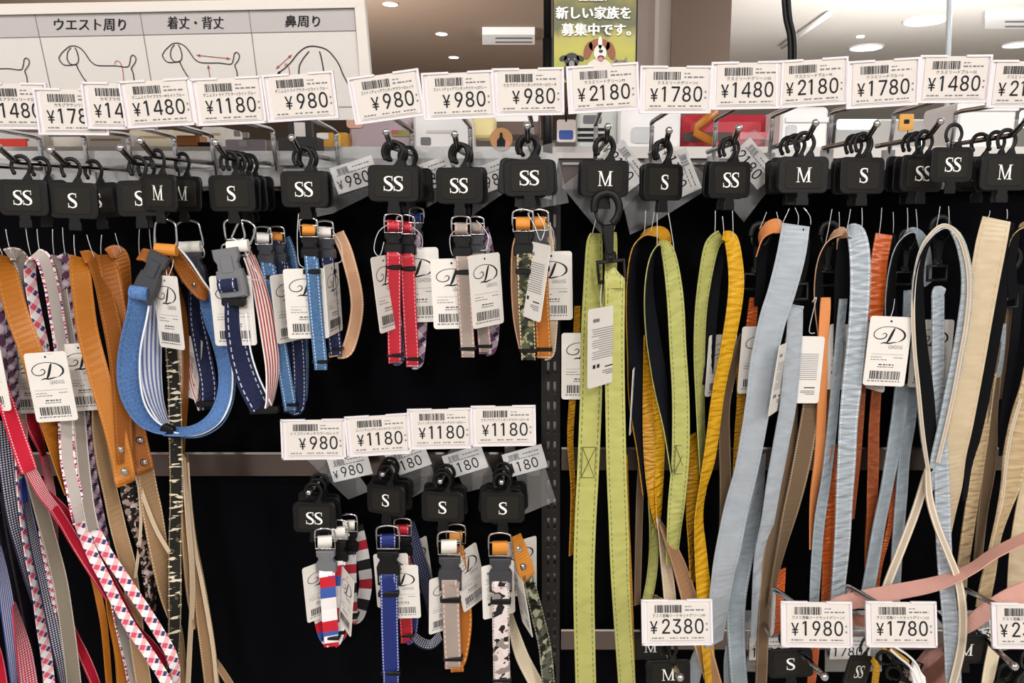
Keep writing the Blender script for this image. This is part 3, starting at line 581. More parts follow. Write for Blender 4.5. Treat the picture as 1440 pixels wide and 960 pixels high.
def snap_hook(par, px, py, Y, L, ang=0, col='black', sq=True, W=None):
    """swivel clasp: hook ring at the top, neck, swivel and strap frame; L overall length in px"""
    k = L * MPP(px, py, Y) / 100; M = Matrix.Translation(P(px, py, Y)) @ Matrix.Rotation(rad(-ang), 4, 'Y') @ Matrix.Scale(k, 4)
    mb = MB()
    ring = [(7, 0, -8), (14, 0, 0), (17, 0, 12), (13, 0, 24), (4, 0, 29), (-7, 0, 26), (-12, 0, 18), (-13, 0, 8)]
    mb.tube(cr(ring, 4), [5.5, 5.2, 5, 4.8, 4.5, 4.5, 4, 3.6] and 4.6, 8, M, 0, False, (.8, 1))
    mb.tube([(-12, 0, 9), (-10, 0, -2), (-3, 0, -10)], 2.2, 6, M)
    mb.ext([(-6, -8), (9, -8), (7, -24), (5, -44), (-3, -44), (-5, -24)], -4, 4, M, 0, 1.5)
    mb.disc((1, 3, -46), 8, 6, 12, M)
    h = part('snap_hook', mb, K[col], par)
    mb = MB(); mb.tube([(1, 0, -44), (1, 0, -52)], 4, 8, M)
    mb.tube([(-15, 0, -52), (17, 0, -52), (17, 0, -76), (-15, 0, -76)], 3.2, 6, M, 0, True)
    part('swivel_frame', mb, K[col], par)
def leash(label, pieces, threads=(), hooks=(), name='dog_leash', group=None, rivets=(), cat='leash'):
    p0 = pieces[0][3][0]; t = thing(name, label, cat, P(p0[0], p0[1], p0[2]), group)
    for pc in pieces:
        nm, W, mats, pts = pc[:4]; sgn = pc[4] if len(pc) > 4 else 1
        f, b = mats if isinstance(mats, tuple) else (mats, None)
        A, B = ribbon(pts, W, f, b, sgn)
        s = part(nm, A, K[f], t)
        if B: part('lining', B, K[b], s)
    for a in threads: thread(*a[:2], t, a[2] if len(a) > 2 else 0)
    for h in hooks: snap_hook(t, *h)
    for (x, y, Y, r) in rivets:
        mb = MB(); c = P(x, y, Y); rr = r * MPP(x, y, Y); mb.ball(c, rr, 12, 8, None, 0, (1, .45, 1)); mb.disc((c.x, c.y + .0008, c.z), rr * 1.35, .0012, 16); part('rivet', mb, K['chrome'], t)
    return t
# ---------------------------------------------------------------- quick-release collar hanging folded from a hanger tab
def collar(label, x, Y, W, y0, yb, main, stub, under=None, buckle='dgrey_plastic', lean=0.0, ub=None, group=None, slider=True, dr=True, off=.32, ylo=None, metal='chrome'):
    """x,y0: top of the ring; W strap width px; yb: bottom px; lean: px shift of the bottom"""
    kx = lambda y: x + lean * (y - y0) / (yb - y0)
    t = thing('dog_collar', label, 'collar', P(x, y0, Y), group)
    k = MPP(x, y0 + 30, Y); w = W * k
    def at(y): return Matrix.Translation(P(kx(y), y, Y))
    y = y0
    if dr:
        mb = MB(); h = W * .95 * k; hw = w * .66
        mb.tube(cr([(-hw, 0, -h * .75), (-hw, 0, -h * .1), (-hw * .82, 0, h * .18), (0, 0, h * .3), (hw * .82, 0, h * .18), (hw, 0, -h * .1), (hw, 0, -h * .75)], 3), .0011 + w * .012, 7, at(y0 + W * .3)); part('d_ring', mb, K[metal], t)
    ys = y0 + W * .55
    A, _ = ribbon([(kx(ys), ys, Y + .004), (kx(ys), ys + W * .12, Y - .003), (kx(ys), ys + W * .5, Y - .0045), (kx(ys), ys + W * .72, Y + .001)], W * .9, stub, None, 1, .0022); part('ring_keeper', A, K[stub], t)
    yf = ys + W * .45; mb = MB(); hh = W * .42 * k
    mb.tube([(-w * .66, 0, hh), (w * .66, 0, hh), (w * .66, 0, -hh), (-w * .66, 0, -hh)], .0011, 6, at(yf), 0, True); part('square_ring', mb, K[metal], t)
    yk = ys + W * .92; hb = W * 1.5
    mb = MB(); M = at(yk + hb / 2); a = w * .66; b = hb * k / 2
    mb.ext([(-a * .82, -b * .1), (a * .82, -b * .1), (a * .74, b * .35), (a * .95, b * .55), (a * .95, b), (-a * .95, b), (-a * .95, b * .55), (-a * .74, b * .35)], -.0035, .003, M, 0, .0012)
    bu = part('buckle', mb, K[buckle], t)
    mb = MB(); mb.ext([(-a, -b), (a, -b), (a * 1.04, -b * .3), (a * .9, b * .02), (-a * .9, b * .02), (-a * 1.04, -b * .3)], -.0042, .0034, M, 0, .0014); part('buckle_socket', mb, K[buckle], bu)
    mb = MB(); mb.ext(rrect(a * 1.0, b * .75, .0006, 2, 0, b * .42), -.0042, -.003, M, 0, .0004); part('press_panel', mb, K[buckle], bu)
    yt = yk + hb * .96
    ye = yb - W * .12
    A, _ = ribbon([(kx(yt), yt - W * .1, Y + .001), (kx(yt), yt + W * .15, Y - .0045), (kx(yt + W), yt + W * 1.0, Y - .004), ((kx(yt) + kx(ye)) / 2 - .5, (yt + ye) / 2, Y - .002), (kx(ye), ye, Y)], W, main, None, 1, .0018); part('strap', A, K[main], t)
    mb = MB(); n = 12; vs = []; uv = []; r = w * .34
    for i in range(n):
        an = 2 * math.pi * i / n
        for q in (-1, 1): vs.append((q * w * .44, -.0015 - r * .6 * math.cos(an), r * math.sin(an))); uv.append((.5 + q * .5, an * .3))
    mb.add(vs, [(2 * i, 2 * i + 1, (2 * i + 3) % (2 * n), (2 * i + 2) % (2 * n)) for i in range(n)] + [tuple(range(0, 2 * n, 2))[::-1], tuple(range(1, 2 * n, 2))], uv, at(yt + W * .12)); part('strap_fold', mb, K[main], t)
    if W > 22:
        mb = MB(); hh = W * .42 * k; mb.tube([(-w * .62, 0, hh), (w * .62, 0, hh), (w * .62, 0, -hh), (-w * .62, 0, -hh)], .0019, 6, at(yt + W * .15), 0, True); part('adjuster_frame', mb, K[buckle], t)
    A, _ = ribbon([(kx(yb - W * .3), yb - W * .3, Y - .0015), (kx(yb), yb + W * .1, Y - .001), (kx(yb), yb + W * .38, Y + .001)], W * .92, main, None, 1, .0022); part('strap_end', A, K[main], t)
    if slider:
        yy = yt + W * 1.05; mb = MB(); mb.ext(rrect(w * 1.22, w * .36, w * .08, 2), -.0065, .001, at(yy), 0, .0012); part('slider', mb, K['black'], t)
    mb = MB(); mb.ext(rrect(w * 1.18, w * .26, w * .06, 2), -.004, .006, at(yb - W * .2), 0, .001); part('end_bar', mb, K['black'], t)
    if under:
        A, _ = ribbon([(kx(ys) + W * off, ys + W * .4, Y + .012), (kx(yt) + W * off * 1.6, yt, Y + .016), ((kx(yt) + kx(yb)) / 2 + W * off * 2, (yt + yb) / 2, Y + .017), (kx(yb) + W * off, yb - W * .3, Y + .011), (kx(yb) + 1, yb + W * .1, Y + .004), (kx(yb), yb + W * .35, Y - .001)], W, under, None, 1, .0018); part('under_strap', A, K[under], t)
    return t
# ================================================================ THE ROOM
K['floor'] = plain('pale_floor_tile', 'b9b2a8', .45)
K['ceil_white'] = plain('white_ceiling_board', 'cfcac4', .9)
K['ceil_brown'] = plain('taupe_ceiling_board', '85705f', .9)
K['wall_far'] = plain('warm_white_wall', 'b8b0a8', .9)
K['col_brown'] = plain('brown_column_cladding', '6a5a50', .7)
K['bulk'] = plain('taupe_bulkhead', 'a99c94', .8)
CEIL = 2.8
mb = MB(); mb.box(-9, 9, -4, 15, -.1, 0); struct('floor', mb, K['floor'])
mb = MB(); mb.box(1.0, 9, -4, 15, CEIL, CEIL + .1); mb.box(-9, 1.0, -4, .6, CEIL, CEIL + .1); struct('ceiling', mb, K['ceil_white'])
mb = MB(); mb.box(-9, 1.0, .6, 15, CEIL - .06, CEIL + .06); struct('ceiling_dropped', mb, K['ceil_brown']).name = 'ceiling.001'
mb = MB(); mb.box(-9, 9, 14.8, 15, 0, CEIL); struct('wall_back', mb, K['wall_far'])
# brown column and the paler bulkhead to its left
a = P(944, 80, 4.2); b = P(1026, 80, 4.2)
mb = MB(); mb.box(a.x, b.x, 4.2, 4.6, 0, CEIL); struct('trim_1', mb, K['col_brown'])
a2 = P(925, 80, 4.25); mb = MB(); mb.box(a2.x, a.x, 4.25, 4.6, 0, CEIL); struct('trim_2', mb, K['wall_far'])
a3 = P(880, 80, 4.4); mb = MB(); mb.box(a3.x, a2.x, 4.4, 4.6, 0, CEIL); struct('trim_3', mb, K['bulk'])
# ================================================================ THE DISPLAY RACK
rack = thing('display_rack', 'black backed shop display rack with slotted brown post and steel cross rails', 'display rack', (0, 1.02, 0))
YW = 1.0
def zat(px, py, Y): return P(px, py, Y).z
xl = P(-160, 480, YW).x; xp0 = P(761, 480, YW).x; xp1 = P(788, 480, YW).x; xr = P(1600, 480, YW).x
zt = zat(775, 246, 1.02)
mb = MB(); mb.box(xl, xp0 + .004, 1.02, 1.032, .12, zt); part('back_panel', mb, K['panel'], rack)
mb = MB(); mb.box(xp1 - .004, xr, 1.02, 1.032, .12, zt); part('back_panel', mb, K['panel'], rack)
# slotted post: front plate built round its slots, with a pale channel behind
ztop = zat(775, 236, YW); mb = MB(); zz = ztop; wpo = xp1 - xp0
cols = [(xp0 + wpo * .30, xp0 + wpo * .44), (xp0 + wpo * .64, xp0 + wpo * .78)]
for xa, xb in ((xp0, cols[0][0]), (cols[0][1], cols[1][0]), (cols[1][1], xp1)): mb.box(xa, xb, 1.004, 1.008, .12, ztop)
z = ztop - .02; k = 0
while z > .8:
    for xa, xb in cols: mb.box(xa, xb, 1.004, 1.008, z - .011, z)
    z -= .0285; k += 1
for xa, xb in cols: mb.box(xa, xb, 1.004, 1.008, .12, z + .0285)
for xa in (xp0, xp1 - .003): mb.box(xa, xa + .003, 1.006, 1.03, .12, ztop)
pst = part('upright_post', mb, K['post'], rack)
mb = MB(); mb.box(xp0 + .004, xp1 - .004, 1.018, 1.022, .8, ztop); part('slot_channel', mb, K['steel'], pst)
def rail(x0, x1, y0, y1, px):
    z1, z0 = zat(px, y0, YW), zat(px, y1, YW); mb = MB()
    mb.box(x0, x1, 1.0, 1.012, z0, z1); r = part('cross_rail', mb, K['railmetal'], rack)
    mb = MB(); mb.box(x0, x1, .992, 1.006, z1, z1 + .003); part('rail_lip', mb, K['chrome'], r); return r
rail(xl, xp0 - .002, 236, 268, 775); rail(xp1 + .002, xr, 232, 266, 810)
rail(xl, xp0 - .002, 636, 669, 500); rail(xp1 + .002, xr, 629, 661, 900)
rail(xp1 + .002, xr, 883, 913, 950)
def strip(px0, px1, y0, y1, px):
    z1, z0 = zat(px, y0, .994), zat(px, y1, .994); mb = MB(); mb.box(P(px0, y0, .994).x, P(px1, y0, .994).x, .9937, .9943, z0, z1); part('clear_rail_strip', mb, K['acrylic'], rack)
strip(-100, 480, 212, 262, 240); strip(480, 760, 206, 236, 600); strip(930, 1560, 858, 884, 1100)
# black pole rising out of the rack with a collar
pa, pb = P(763, 100, 1.03), P(777, 100, 1.03)
mb = MB(); mb.tube([((pa.x + pb.x) / 2, 1.04, ztop - .05), ((pa.x + pb.x) / 2, 1.04, zat(770, 54, 1.04))], (pb.x - pa.x) / 2, 14); pl = part('sign_pole', mb, K['black'], rack)
mb = MB(); mb.tube([((pa.x + pb.x) / 2, 1.04, zat(770, 56, 1.04)), ((pa.x + pb.x) / 2, 1.04, zat(770, -160, 1.04))], (pb.x - pa.x) / 2 * .82, 14); part('pole_extension', mb, K['black'], pl)
mb = MB(); mb.box(xl, xr, 1.02, 1.15, 0, .12); part('base_plinth', mb, K['post'], rack)
# ================================================================ PEGS
# name of the goods on a peg -> used in labels
PEGS = []
def peg(i, tag_px, cor, plate, Yh, tagY, label, rise=.014, fwd=.026, base=True, roll=0.0):
    """rod passes under the hook of the front hanger whose plate centre is `plate`; wire goes from corner `cor` to the tag"""
    c = P(plate[0], plate[1], Yh) + Vector((0, 0, .0435)); x, z = c.x, c.z - .0035
    t = thing('peg_hook', label, 'peg hook', (x, .99, z), 'chrome peg hooks on the rack rails')
    mb = MB(); yb = Yh - .006
    mb.tube(cr([(x, .999, z), (x, yb + .03, z), (x, yb + .002, z), (x, yb - .006, z + rise * .15), (x, yb - fwd, z + rise)], 4), .0031, 10)
    part('hook_rod', mb, K['darkchrome'], t)
    mb = MB(); mb.ball((x, yb - fwd, z + rise), .0042); part('ball_tip', mb, K['chrome'], t)
    if cor:
        wc = P(cor[0], cor[1], .985); f = P(tag_px[0], tag_px[1] + 22, tagY + .006)
        mb = MB(); mb.tube(cr([(wc.x, .995, wc.z - .062), (wc.x, .987, wc.z - .02), (wc.x, .986, wc.z - .006), (wc.x, .980, wc.z), (wc.x * .6 + f.x * .4, .985 * .6 + f.y * .4, wc.z * .6 + f.z * .4), (f.x, f.y, f.z)], 5), .0029, 9)
        part('tag_wire', mb, K['chrome'], t)
        mb = MB(); mb.box(wc.x - .007, wc.x + .007, .990, .999, wc.z - .07, wc.z - .045); part('base_clip', mb, K['steel'], t)
    PEGS.append((x, z, Yh)); return t
HN = 'black size hangers hung on the pegs'
ORD = ['second', 'third', 'fourth', 'fifth', 'sixth']
# (tag px, price, product line, roll, corner px, plate px, letter, yaw, roll, behind[(dY, letter, droll)], what hangs here)
ROW = [
 ((20, 150), '1480', 'カモブラウンリードSS', -.5, (117, 190), (35, 278), 'SS', (.97, -1), -1, [(.035, 'SS', 1)], 'the leftmost tan and grey leashes', 'cut off by the left edge of the picture'),
 ((101, 158), '1780', 'カモブラウンリードS', -.5, (179, 190), (105, 282), 'S', (.97, -1), -2, [(.042, 'S', 2)], 'the first tan leather leash loop from the left', 'second from the left'),
 ((168, 150), '1480', 'カモブラウンリードSS', -1, (244, 192), (198, 279), 'S', (.9, -1), 1, [(.02, 'S', -1)], 'the second tan leather leash loop', 'third from the left, half covered by the next'),
 ((222, 146), '1480', 'デニムストライプカラーMライトブルー', 3, (297, 190), (226, 271), 'M', (.68, -1), -2, [(.055, 'M', -1)], 'the wide light blue denim collar', 'above the M hanger of the light blue denim collar'),
 ((322, 143), '1180', 'デニムストライプカラーSライトブルー', 2.5, (383, 183), (326, 272), 'S', (.9, -1), 0, [(.014, 'S', -1), (.028, 'S', 1), (.042, 'S', 0), (.056, 'S', 1)], 'the navy denim collars', 'first 1180 tag of the upper row'),
 ((423, 137), '980', 'デニムストライプカラーSSライトブルー', 3.5, (472, 185), (428, 266), 'SS', (.93, -1), 0, [(.014, 'SS', 0), (.028, 'SS', -1)], 'the small light blue denim collar', 'in front of the right end of the dog size chart'),
 ((544, 137), '980', 'コットンチェックワンタッチカラーSSレッド', 7.5, (579, 184), (554, 258), 'SS', (1, 1), -1, [(.014, 'SS', 1), (.03, 'SS', -1), (.085, 'SS', 1)], 'the red nylon collars', 'tilted up to the right above the red collars'),
 ((645, 135), '980', 'コットンチェックワンタッチカラーSSグレー', 2.5, (661, 178), (646, 261), 'SS', (.92, -1), 0, [(.014, 'SS', 1), (.03, 'SS', 0)], 'the taupe plaid collars', 'above the taupe plaid collars'),
 ((743, 130), '980', 'カモブラウンワンタッチカラーSSカーキ', 1, (748, 176), (743, 250), 'SS', (1, 1), 1, [(.014, 'SS', -3), (.028, 'SS', 2)], 'the tan and camouflage collars', 'in front of the black sign pole'),
 ((848, 125), '2180', 'クスミリードグリーンM', 3.5, (838, 174), (851, 251), 'M', (.95, 1), 0, [(.016, 'M', -1)], 'the wide lime green leash', 'below the dog poster'),
 ((950, 127), '1780', 'クスミリードグリーンS', 0, (917, 172), (933, 256), 'S', (.76, 1), 0, [(.014, 'S', 1), (.026, 'S', 0)], 'the green leash loop with the black lining', 'below the brown column'),
 ((1050, 121), '1480', 'クスミリードグリーンSS', 1, (1007, 168), (1026, 253), 'SS', (.81, 1), 1, [(.02, 'SS', -1)], 'the green and yellow leash loop', 'just right of the brown column'),
 ((1141, 117), '2180', 'クスミリードブルーM', 3.5, (1087, 163), (1129, 246), 'M', (.98, 1), 0, [(.03, 'M', -1), (.055, 'M', 1)], 'the wide pale blue leash', 'below the black hanging cable'),
 ((1241, 118), '1780', 'クスミリードブルーS', 3.5, (1170, 158), (1211, 247), 'S', (.86, 1), 0, [(.014, 'S', 0), (.028, 'S', 1)], 'the narrower pale blue leash', 'second right of the black hanging cable'),
 ((1341, 112), '1480', 'クスミリードブルーSS', .5, (1258, 159), (1296, 244), 'SS', (.82, 1), 0, [(.02, 'SS', 1), (.034, 'SS', -1)], 'the orange and pale blue leashes', 'highest of the upper row, near its right end'),
 ((1440, 119), '2180', 'クスミリードベージュM', 0, (1345, 158), (1411, 242), 'M', (.93, 1), 0, [(.024, 'M', 2), (.05, 'M', 0)], 'the wide cream leash', 'cut off by the right edge of the picture'),
]
def ph(letter): return {'S': 'S', 'SS': 'SS', 'M': 'M'}[letter]
for i, (tp, pr, nm, trl, cor, pl_, let, yaw, hr, beh, goods, where) in enumerate(ROW):
    Yh = .872 if i not in (2, 3) else (.876, .858)[i - 2]
    peg(i, tp, cor, pl_, Yh, (.866 - .0036 * i) if i < 4 else .854, 'chrome peg hook with tag wire carrying ' + goods)
    price_tag(pr, nm, tp[0], tp[1], .864 - .0036 * i if i < 4 else .853 - .0006 * (i % 2), trl, 'white %s yen price tag %s' % (pr, where), 0, 3, 'price tags in clear holders')
    c = P(pl_[0], pl_[1], Yh) + Vector((0, 0, .0435))
    yaw = yaw_for(pl_[0], *yaw)
    hanger(let, c, 'black %s size hanger, front one of %s' % (let, goods), yaw, hr, RND.uniform(-3, 3), HN)
    for k, (dy, l2, r2) in enumerate(beh):
        hanger(l2, c + Vector((RND.uniform(-.002, .002), dy, 0)), 'black size hanger, %s back, for %s' % (ORD[k], goods), yaw * .7 + RND.uniform(-6, 6), r2 * 2, RND.uniform(-3, 3), HN)
# the extra SS hanger pushed onto the raised tip
c = P(1337, 236, .846) + Vector((0, 0, .0435)); 
hanger('SS', c, 'small SS size hanger tilted on the raised peg tip, leash loop below', yaw_for(1337, .86, 1), 1, 0, HN, .92)
# rod just outside the left edge
peg(20, (-58, 150), (54, 193), (-38, 280), .872, .852, 'chrome peg hook with tag wire cut off by the left edge')
# ---- lower row of collars
LOW = [
 ((441, 618), '980', 'トリコワンタッチカラーSSレッド', .8, (481, 590), (443, 727), 'SS', (.98, -1), 0, [(.016, 'SS', 1), (.034, 'SS', -2)], 'the red white and blue banded collars', 'leftmost of the lower row'),
 ((532, 612), '1180', 'コットンチェックワンタッチカラーSネイビー', 3.5, (563, 585), (544, 702), 'S', (.86, -1), 0, [(.014, 'S', 1), (.03, 'S', 0)], 'the royal blue nylon collar', 'second of the lower row'),
 ((619, 603), '1180', 'コットンチェックワンタッチカラーSグレー', 1.2, (638, 580), (623, 712), 'S', (.97, -1), 0, [(.014, 'S', 2), (.03, 'S', -2)], 'the taupe collar with the white keeper', 'third of the lower row'),
 ((708, 599), '1180', 'カモブラウンワンタッチカラーSカーキ', .8, (716, 575), (707, 713), 'S', (1, 1), 0, [(.018, 'S', -3), (.04, 'S', 3)], 'the white and black camouflage collar', 'rightmost of the lower row'),
]
for i, (tp, pr, nm, trl, cor, pl_, let, yaw, hr, beh, goods, where) in enumerate(LOW):
    Yh = .93
    peg(i, tp, cor, pl_, Yh, .872, 'chrome peg hook of the lower row carrying ' + goods, .002, .012)
    price_tag(pr, nm, tp[0], tp[1], .872 - .001 * (i % 2), trl, 'white %s yen price tag, %s' % (pr, where), 0, -6, 'price tags in clear holders')
    c = P(pl_[0], pl_[1], Yh) + Vector((0, 0, .0435))
    yaw = yaw_for(pl_[0], *yaw)
    hanger(let, c, 'black %s size hanger, front one of %s' % (let, goods), yaw, hr, -2, HN)
    for k, (dy, l2, r2) in enumerate(beh):
        hanger(l2, c + Vector((RND.uniform(-.002, .002), dy, 0)), 'black size hanger, %s back, for %s' % (ORD[k], goods), yaw * .7 + RND.uniform(-8, 8), r2 * 2, RND.uniform(-3, 3), HN)
# ---- bottom right pegs, reaching further out
def low_peg(tagp, wire, rod, label, tagY=.756, thick=.0034):
    a, b = P(*rod[0]), P(*rod[1]); t = thing('peg_hook', label, 'peg hook', a, 'chrome peg hooks on the rack rails')
    mb = MB(); mb.tube([tuple(a), tuple(a.lerp(b, .5)), tuple(b)], thick, 10); part('hook_rod', mb, K['chrome'], t)
    mb = MB(); mb.ball(tuple(b), .0052); part('ball_tip', mb, K['chrome'], t)
    if wire:
        wc = P(wire[0], wire[1], .852); f = P(tagp[0], tagp[1] - 10, tagY + .006); zr = wc.z - .066
        mb = MB(); mb.tube(cr([(wc.x, .99, zr), (wc.x, .93, zr), (wc.x, .866, zr), (wc.x, .854, zr + .006), (wc.x, .852, zr + .02), (wc.x, .852, wc.z - .008), (wc.x + (f.x - wc.x) * .03, .849, wc.z), (wc.x * .5 + f.x * .5, .5 * .852 + .5 * f.y, wc.z * .5 + f.z * .5), tuple(f)], 5), .0034, 9); part('tag_wire', mb, K['chrome'], t)
    return t
low_peg((952, 875), (922, 838, .975), ((930, 903, .98), (956, 952, .80)), 'chrome peg hook of the bottom row carrying the M hangers')
low_peg((1148, 878), (1089, 828, .975), ((1105, 896, .98), (1159, 951, .79)), 'chrome peg hook of the bottom row carrying the S hanger')
low_peg((1267, 878), (1193, 824, .975), ((1240, 912, .98), (1282, 952, .80)), 'chrome peg hook of the bottom row behind the SS hanger')
low_peg((1441, 880), (1356, 828, .975), ((1352, 868, .97), (1426, 936, .80)), 'chrome peg hook of the bottom row right of the M hanger')
for tp, pr, nm, rl, wh in (((952, 875), '2380', 'クスミ首輪リードセットグリーンM', .6, 'in front of the brown webbing below the yellow leash'), ((1148, 878), '1980', 'クスミ首輪リードセットグリーンS', -.6, 'between the bottom tags 2380 and 1780'), ((1267, 878), '1780', 'クスミ首輪リードセットグリーンSS', -.4, 'in the bottom row beside the pale blue strap'), ((1444, 880), '2380', 'クスミ首輪リードセットブルーM', -.4, 'at the bottom right corner')):
    price_tag(pr, nm, tp[0], tp[1], .756, rl, 'white %s yen price tag %s' % (pr, wh), 0, -14, 'price tags in clear holders')
def loose_hanger(let, px, py, Y, label, yaw=0, roll=0, sc=1.0, pitch=0):
    hanger(let, P(px, py, Y) + Vector((0, 0, .0435 * sc)), label, yaw, roll, pitch, HN, sc)
loose_hanger('M', 914, 908, .955, 'black M size hanger under the 2380 tag, rear one of two', 0, 1)
loose_hanger('M', 938, 947, .86, 'black M size hanger at the bottom edge, front one of two', 0, 2, .97)
loose_hanger('S', 1106, 932, .90, 'black S size hanger under the 1980 tag', -4, 6, 1.02)
loose_hanger('SS', 1216, 940, .86, 'black SS size hanger twisted sideways with yellow cord beside it', 35, -22, .95)
loose_hanger('M', 1358, 912, .89, 'black M size hanger behind the pale blue strap at bottom right', 0, 0, 1.0)
loose_hanger('S', 1436, 962, .86, 'black size hanger leaning at the bottom right corner', 30, 25, 1.0)
# ================================================================ CLEAR POCKETS WITH SECOND LABELS
def pocket(poly, Y, sticker, text, ang, label, sc=1.0, big=True):
    c = P(*sticker, Y); pts = [P(x, y, Y + .004) for x, y in poly]
    t = thing('label_pocket', label, 'label pocket', c, 'clear pockets with second price labels')
    mb = MB(); out = [(p.x, p.z) for p in pts]
    ar = sum(out[i][0] * out[(i + 1) % len(out)][1] - out[(i + 1) % len(out)][0] * out[i][1] for i in range(len(out)))
    mb.ext(out if ar > 0 else out[::-1], pts[0].y - .0004, pts[0].y + .0004); part('clear_film', mb, K['clear'], t)
    M = Matrix.Translation((c.x, Y, c.z)) @ Matrix.Rotation(rad(-ang), 4, 'Y') @ Matrix.Scale(sc, 4)
    mb = MB(); mb.box(-.028, .028, .0, .0006, -.017, .017, M); s = part('price_sticker', mb, K['wplastic'], t)
    mb = MB(); y = -.0003; R0 = MB()
    barcode(R0, -.020, -.006, .006, .0135, int(sticker[0]), y, 1, 12); dashes(R0, .0, .022, .010, .0014, 3, y, 1); dashes(R0, -.022, .022, .0045, .0012, 4, y, 1)
    wd = .86 * .0145 / 260 * sum(GL[ch][0] for ch in text) * 1.02
    put_num(R0, '¥', .018 - wd - .010, -.0125, .0145, y); put_num(R0, text, .018 - wd, -.0125, .0145, y); put_num(R0, text, .0182 - wd, -.0123, .0145, y - .00005)
    mb.v = [tuple(M @ Vector(v)) for v in R0.v]; mb.f, mb.uv, mb.m, mb.sm = R0.f, R0.uv, R0.m, R0.sm
    part('sticker_print', mb, [K['ink'], K['grey_ink']], s)
NR = [
 ([(440, 218), (505, 203), (533, 268), (468, 300), (440, 306)], .965, (499, 246), '980', 17, 'clear pocket with 980 label left of the red collars'),
 ([(588, 216), (625, 210), (640, 268), (600, 292)], .968, (606, 246), '980', 18, 'clear pocket mostly hidden between the red and taupe collars'),
 ([(668, 214), (708, 206), (722, 262), (682, 290), (664, 304)], .966, (694, 247), '980', 20, 'clear pocket with 980 label between the taupe and tan collars'),
 ([(706, 218), (780, 200), (800, 285), (730, 298)], .966, (762, 246), '980', 80, 'clear pocket with a label turned on edge right of the tan collars'),
 ([(790, 262), (862, 205), (912, 254), (846, 330)], .967, (880, 233), '2180', -52, 'clear pocket turned corner down beside the lime green leash'),
 ([(872, 270), (945, 208), (1008, 258), (912, 318), (886, 330)], .968, (958, 243), '1780', -66, 'clear pocket turned corner down right of the S hanger'),
 ([(992, 212), (1062, 182), (1112, 226), (1046, 312), (1010, 270)], .962, (1060, 230), '2180', -48, 'clear pocket with barcode label turned corner down by the SS hanger'),
 ([(425, 640), (480, 632), (520, 690), (490, 702)], .975, (492, 656), '980', 13, 'clear pocket with 980 label in the lower row'),
 ([(548, 640), (596, 624), (615, 680), (575, 702)], .972, (574, 646), '1180', 20, 'clear pocket with 1180 label, first in the lower row'),
 ([(630, 634), (676, 626), (700, 680), (655, 692)], .972, (654, 649), '1180', 18, 'clear pocket with 1180 label, second in the lower row'),
 ([(720, 634), (757, 626), (782, 704), (735, 724)], .972, (738, 648), '1180', 16, 'clear pocket with 1180 label, nearest the slotted post'),
 ([(1050, 888), (1122, 884), (1122, 944), (1050, 944)], .945, (1082, 912), '1980', 1, 'clear pocket with label behind the bottom S hanger'),
 ([(1160, 884), (1240, 884), (1240, 944), (1160, 944)], .945, (1196, 911), '1780', 0, 'clear pocket with label beside the twisted SS hanger'),
 ([(1365, 864), (1424, 850), (1430, 910), (1370, 924)], .945, (1398, 884), '2380', 12, 'clear pocket with label behind the bottom right tag'),
]
for a in NR: pocket(*a)
# ================================================================ LEASHES, LEFT
def L(label, *pieces, **k): return leash(label, pieces, **k)
L('tan leather leash with white stitching, looped at the far left edge',
  ('strap', 28, 'tan_leather', [(8, 360, .874, 14), (11, 390, .869, 25), (24, 440, .868, 27), (42, 490, .868, 28), (60, 550, .872), (75, 610, .878, 22), (86, 650, .884, 18), (97, 690, .89, 12)]),
  ('strap_back', 24, 'suede_grey', [(10, 358, .876, 16), (26, 361, .886, 20), (39, 395, .892, 20), (46, 450, .894, 18), (53, 500, .896, 18), (58, 560, .898, 14)]),
  threads=[((-6, 330, .873), (4, 359, .874)), ((8, 322, .873), (16, 357, .876))])
L('grey leash with pink and navy plaid trim, looped below the S hanger at left',
  ('strap', 20, 'plaid_trim', [(47, 358, .874, 12), (60, 362, .872, 18), (71, 395, .872, 18), (79, 440, .872, 18), (88, 500, .874, 18), (92, 560, .876, 20), (95, 640, .874, 20), (104, 690, .868, 20), (113, 735, .862, 18)]),
  ('strap_back', 16, 'tartan', [(48, 360, .876, 6), (42, 376, .88, 13), (45, 410, .882, 13), (53, 450, .882, 13), (62, 490, .88, 12), (70, 540, .88, 12)]),
  ('tail', 14, 'tartan', [(112, 735, .860, 12), (130, 779, .858), (148, 814, .858), (165, 848, .858), (183, 880, .858), (206, 914, .858), (228, 948, .858), (240, 972, .858)]),
  threads=[((36, 318, .874), (43, 358, .875)), ((52, 322, .874), (57, 359, .875))])
L('grey leash with plaid trim beside the tan leather loop at left',
  ('strap', 16, 'suede_grey', [(78, 359, .888, 10), (82, 372, .886, 15), (86, 410, .886), (94, 460, .886), (102, 510, .886), (110, 570, .882), (117, 650, .880, 18), (124, 710, .872, 18), (131, 745, .866, 16)]),
  ('strap_back', 14, 'dark_tartan', [(84, 359, .89, 8), (94, 366, .89, 12), (96, 410, .89), (104, 460, .89), (112, 520, .89), (120, 600, .888), (129, 670, .888), (140, 730, .888), (152, 785, .888, 8)]),
  ('tail', 14, 'tartan', [(130, 738, .871, 13), (148, 774, .868), (166, 801, .868), (186, 831, .868), (206, 861, .868), (225, 891, .869), (240, 918, .870, 16), (247, 945, .871, 12), (247, 972, .872, 9)]),
  threads=[((74, 322, .882), (76, 358, .888)), ((88, 320, .882), (92, 360, .888))])
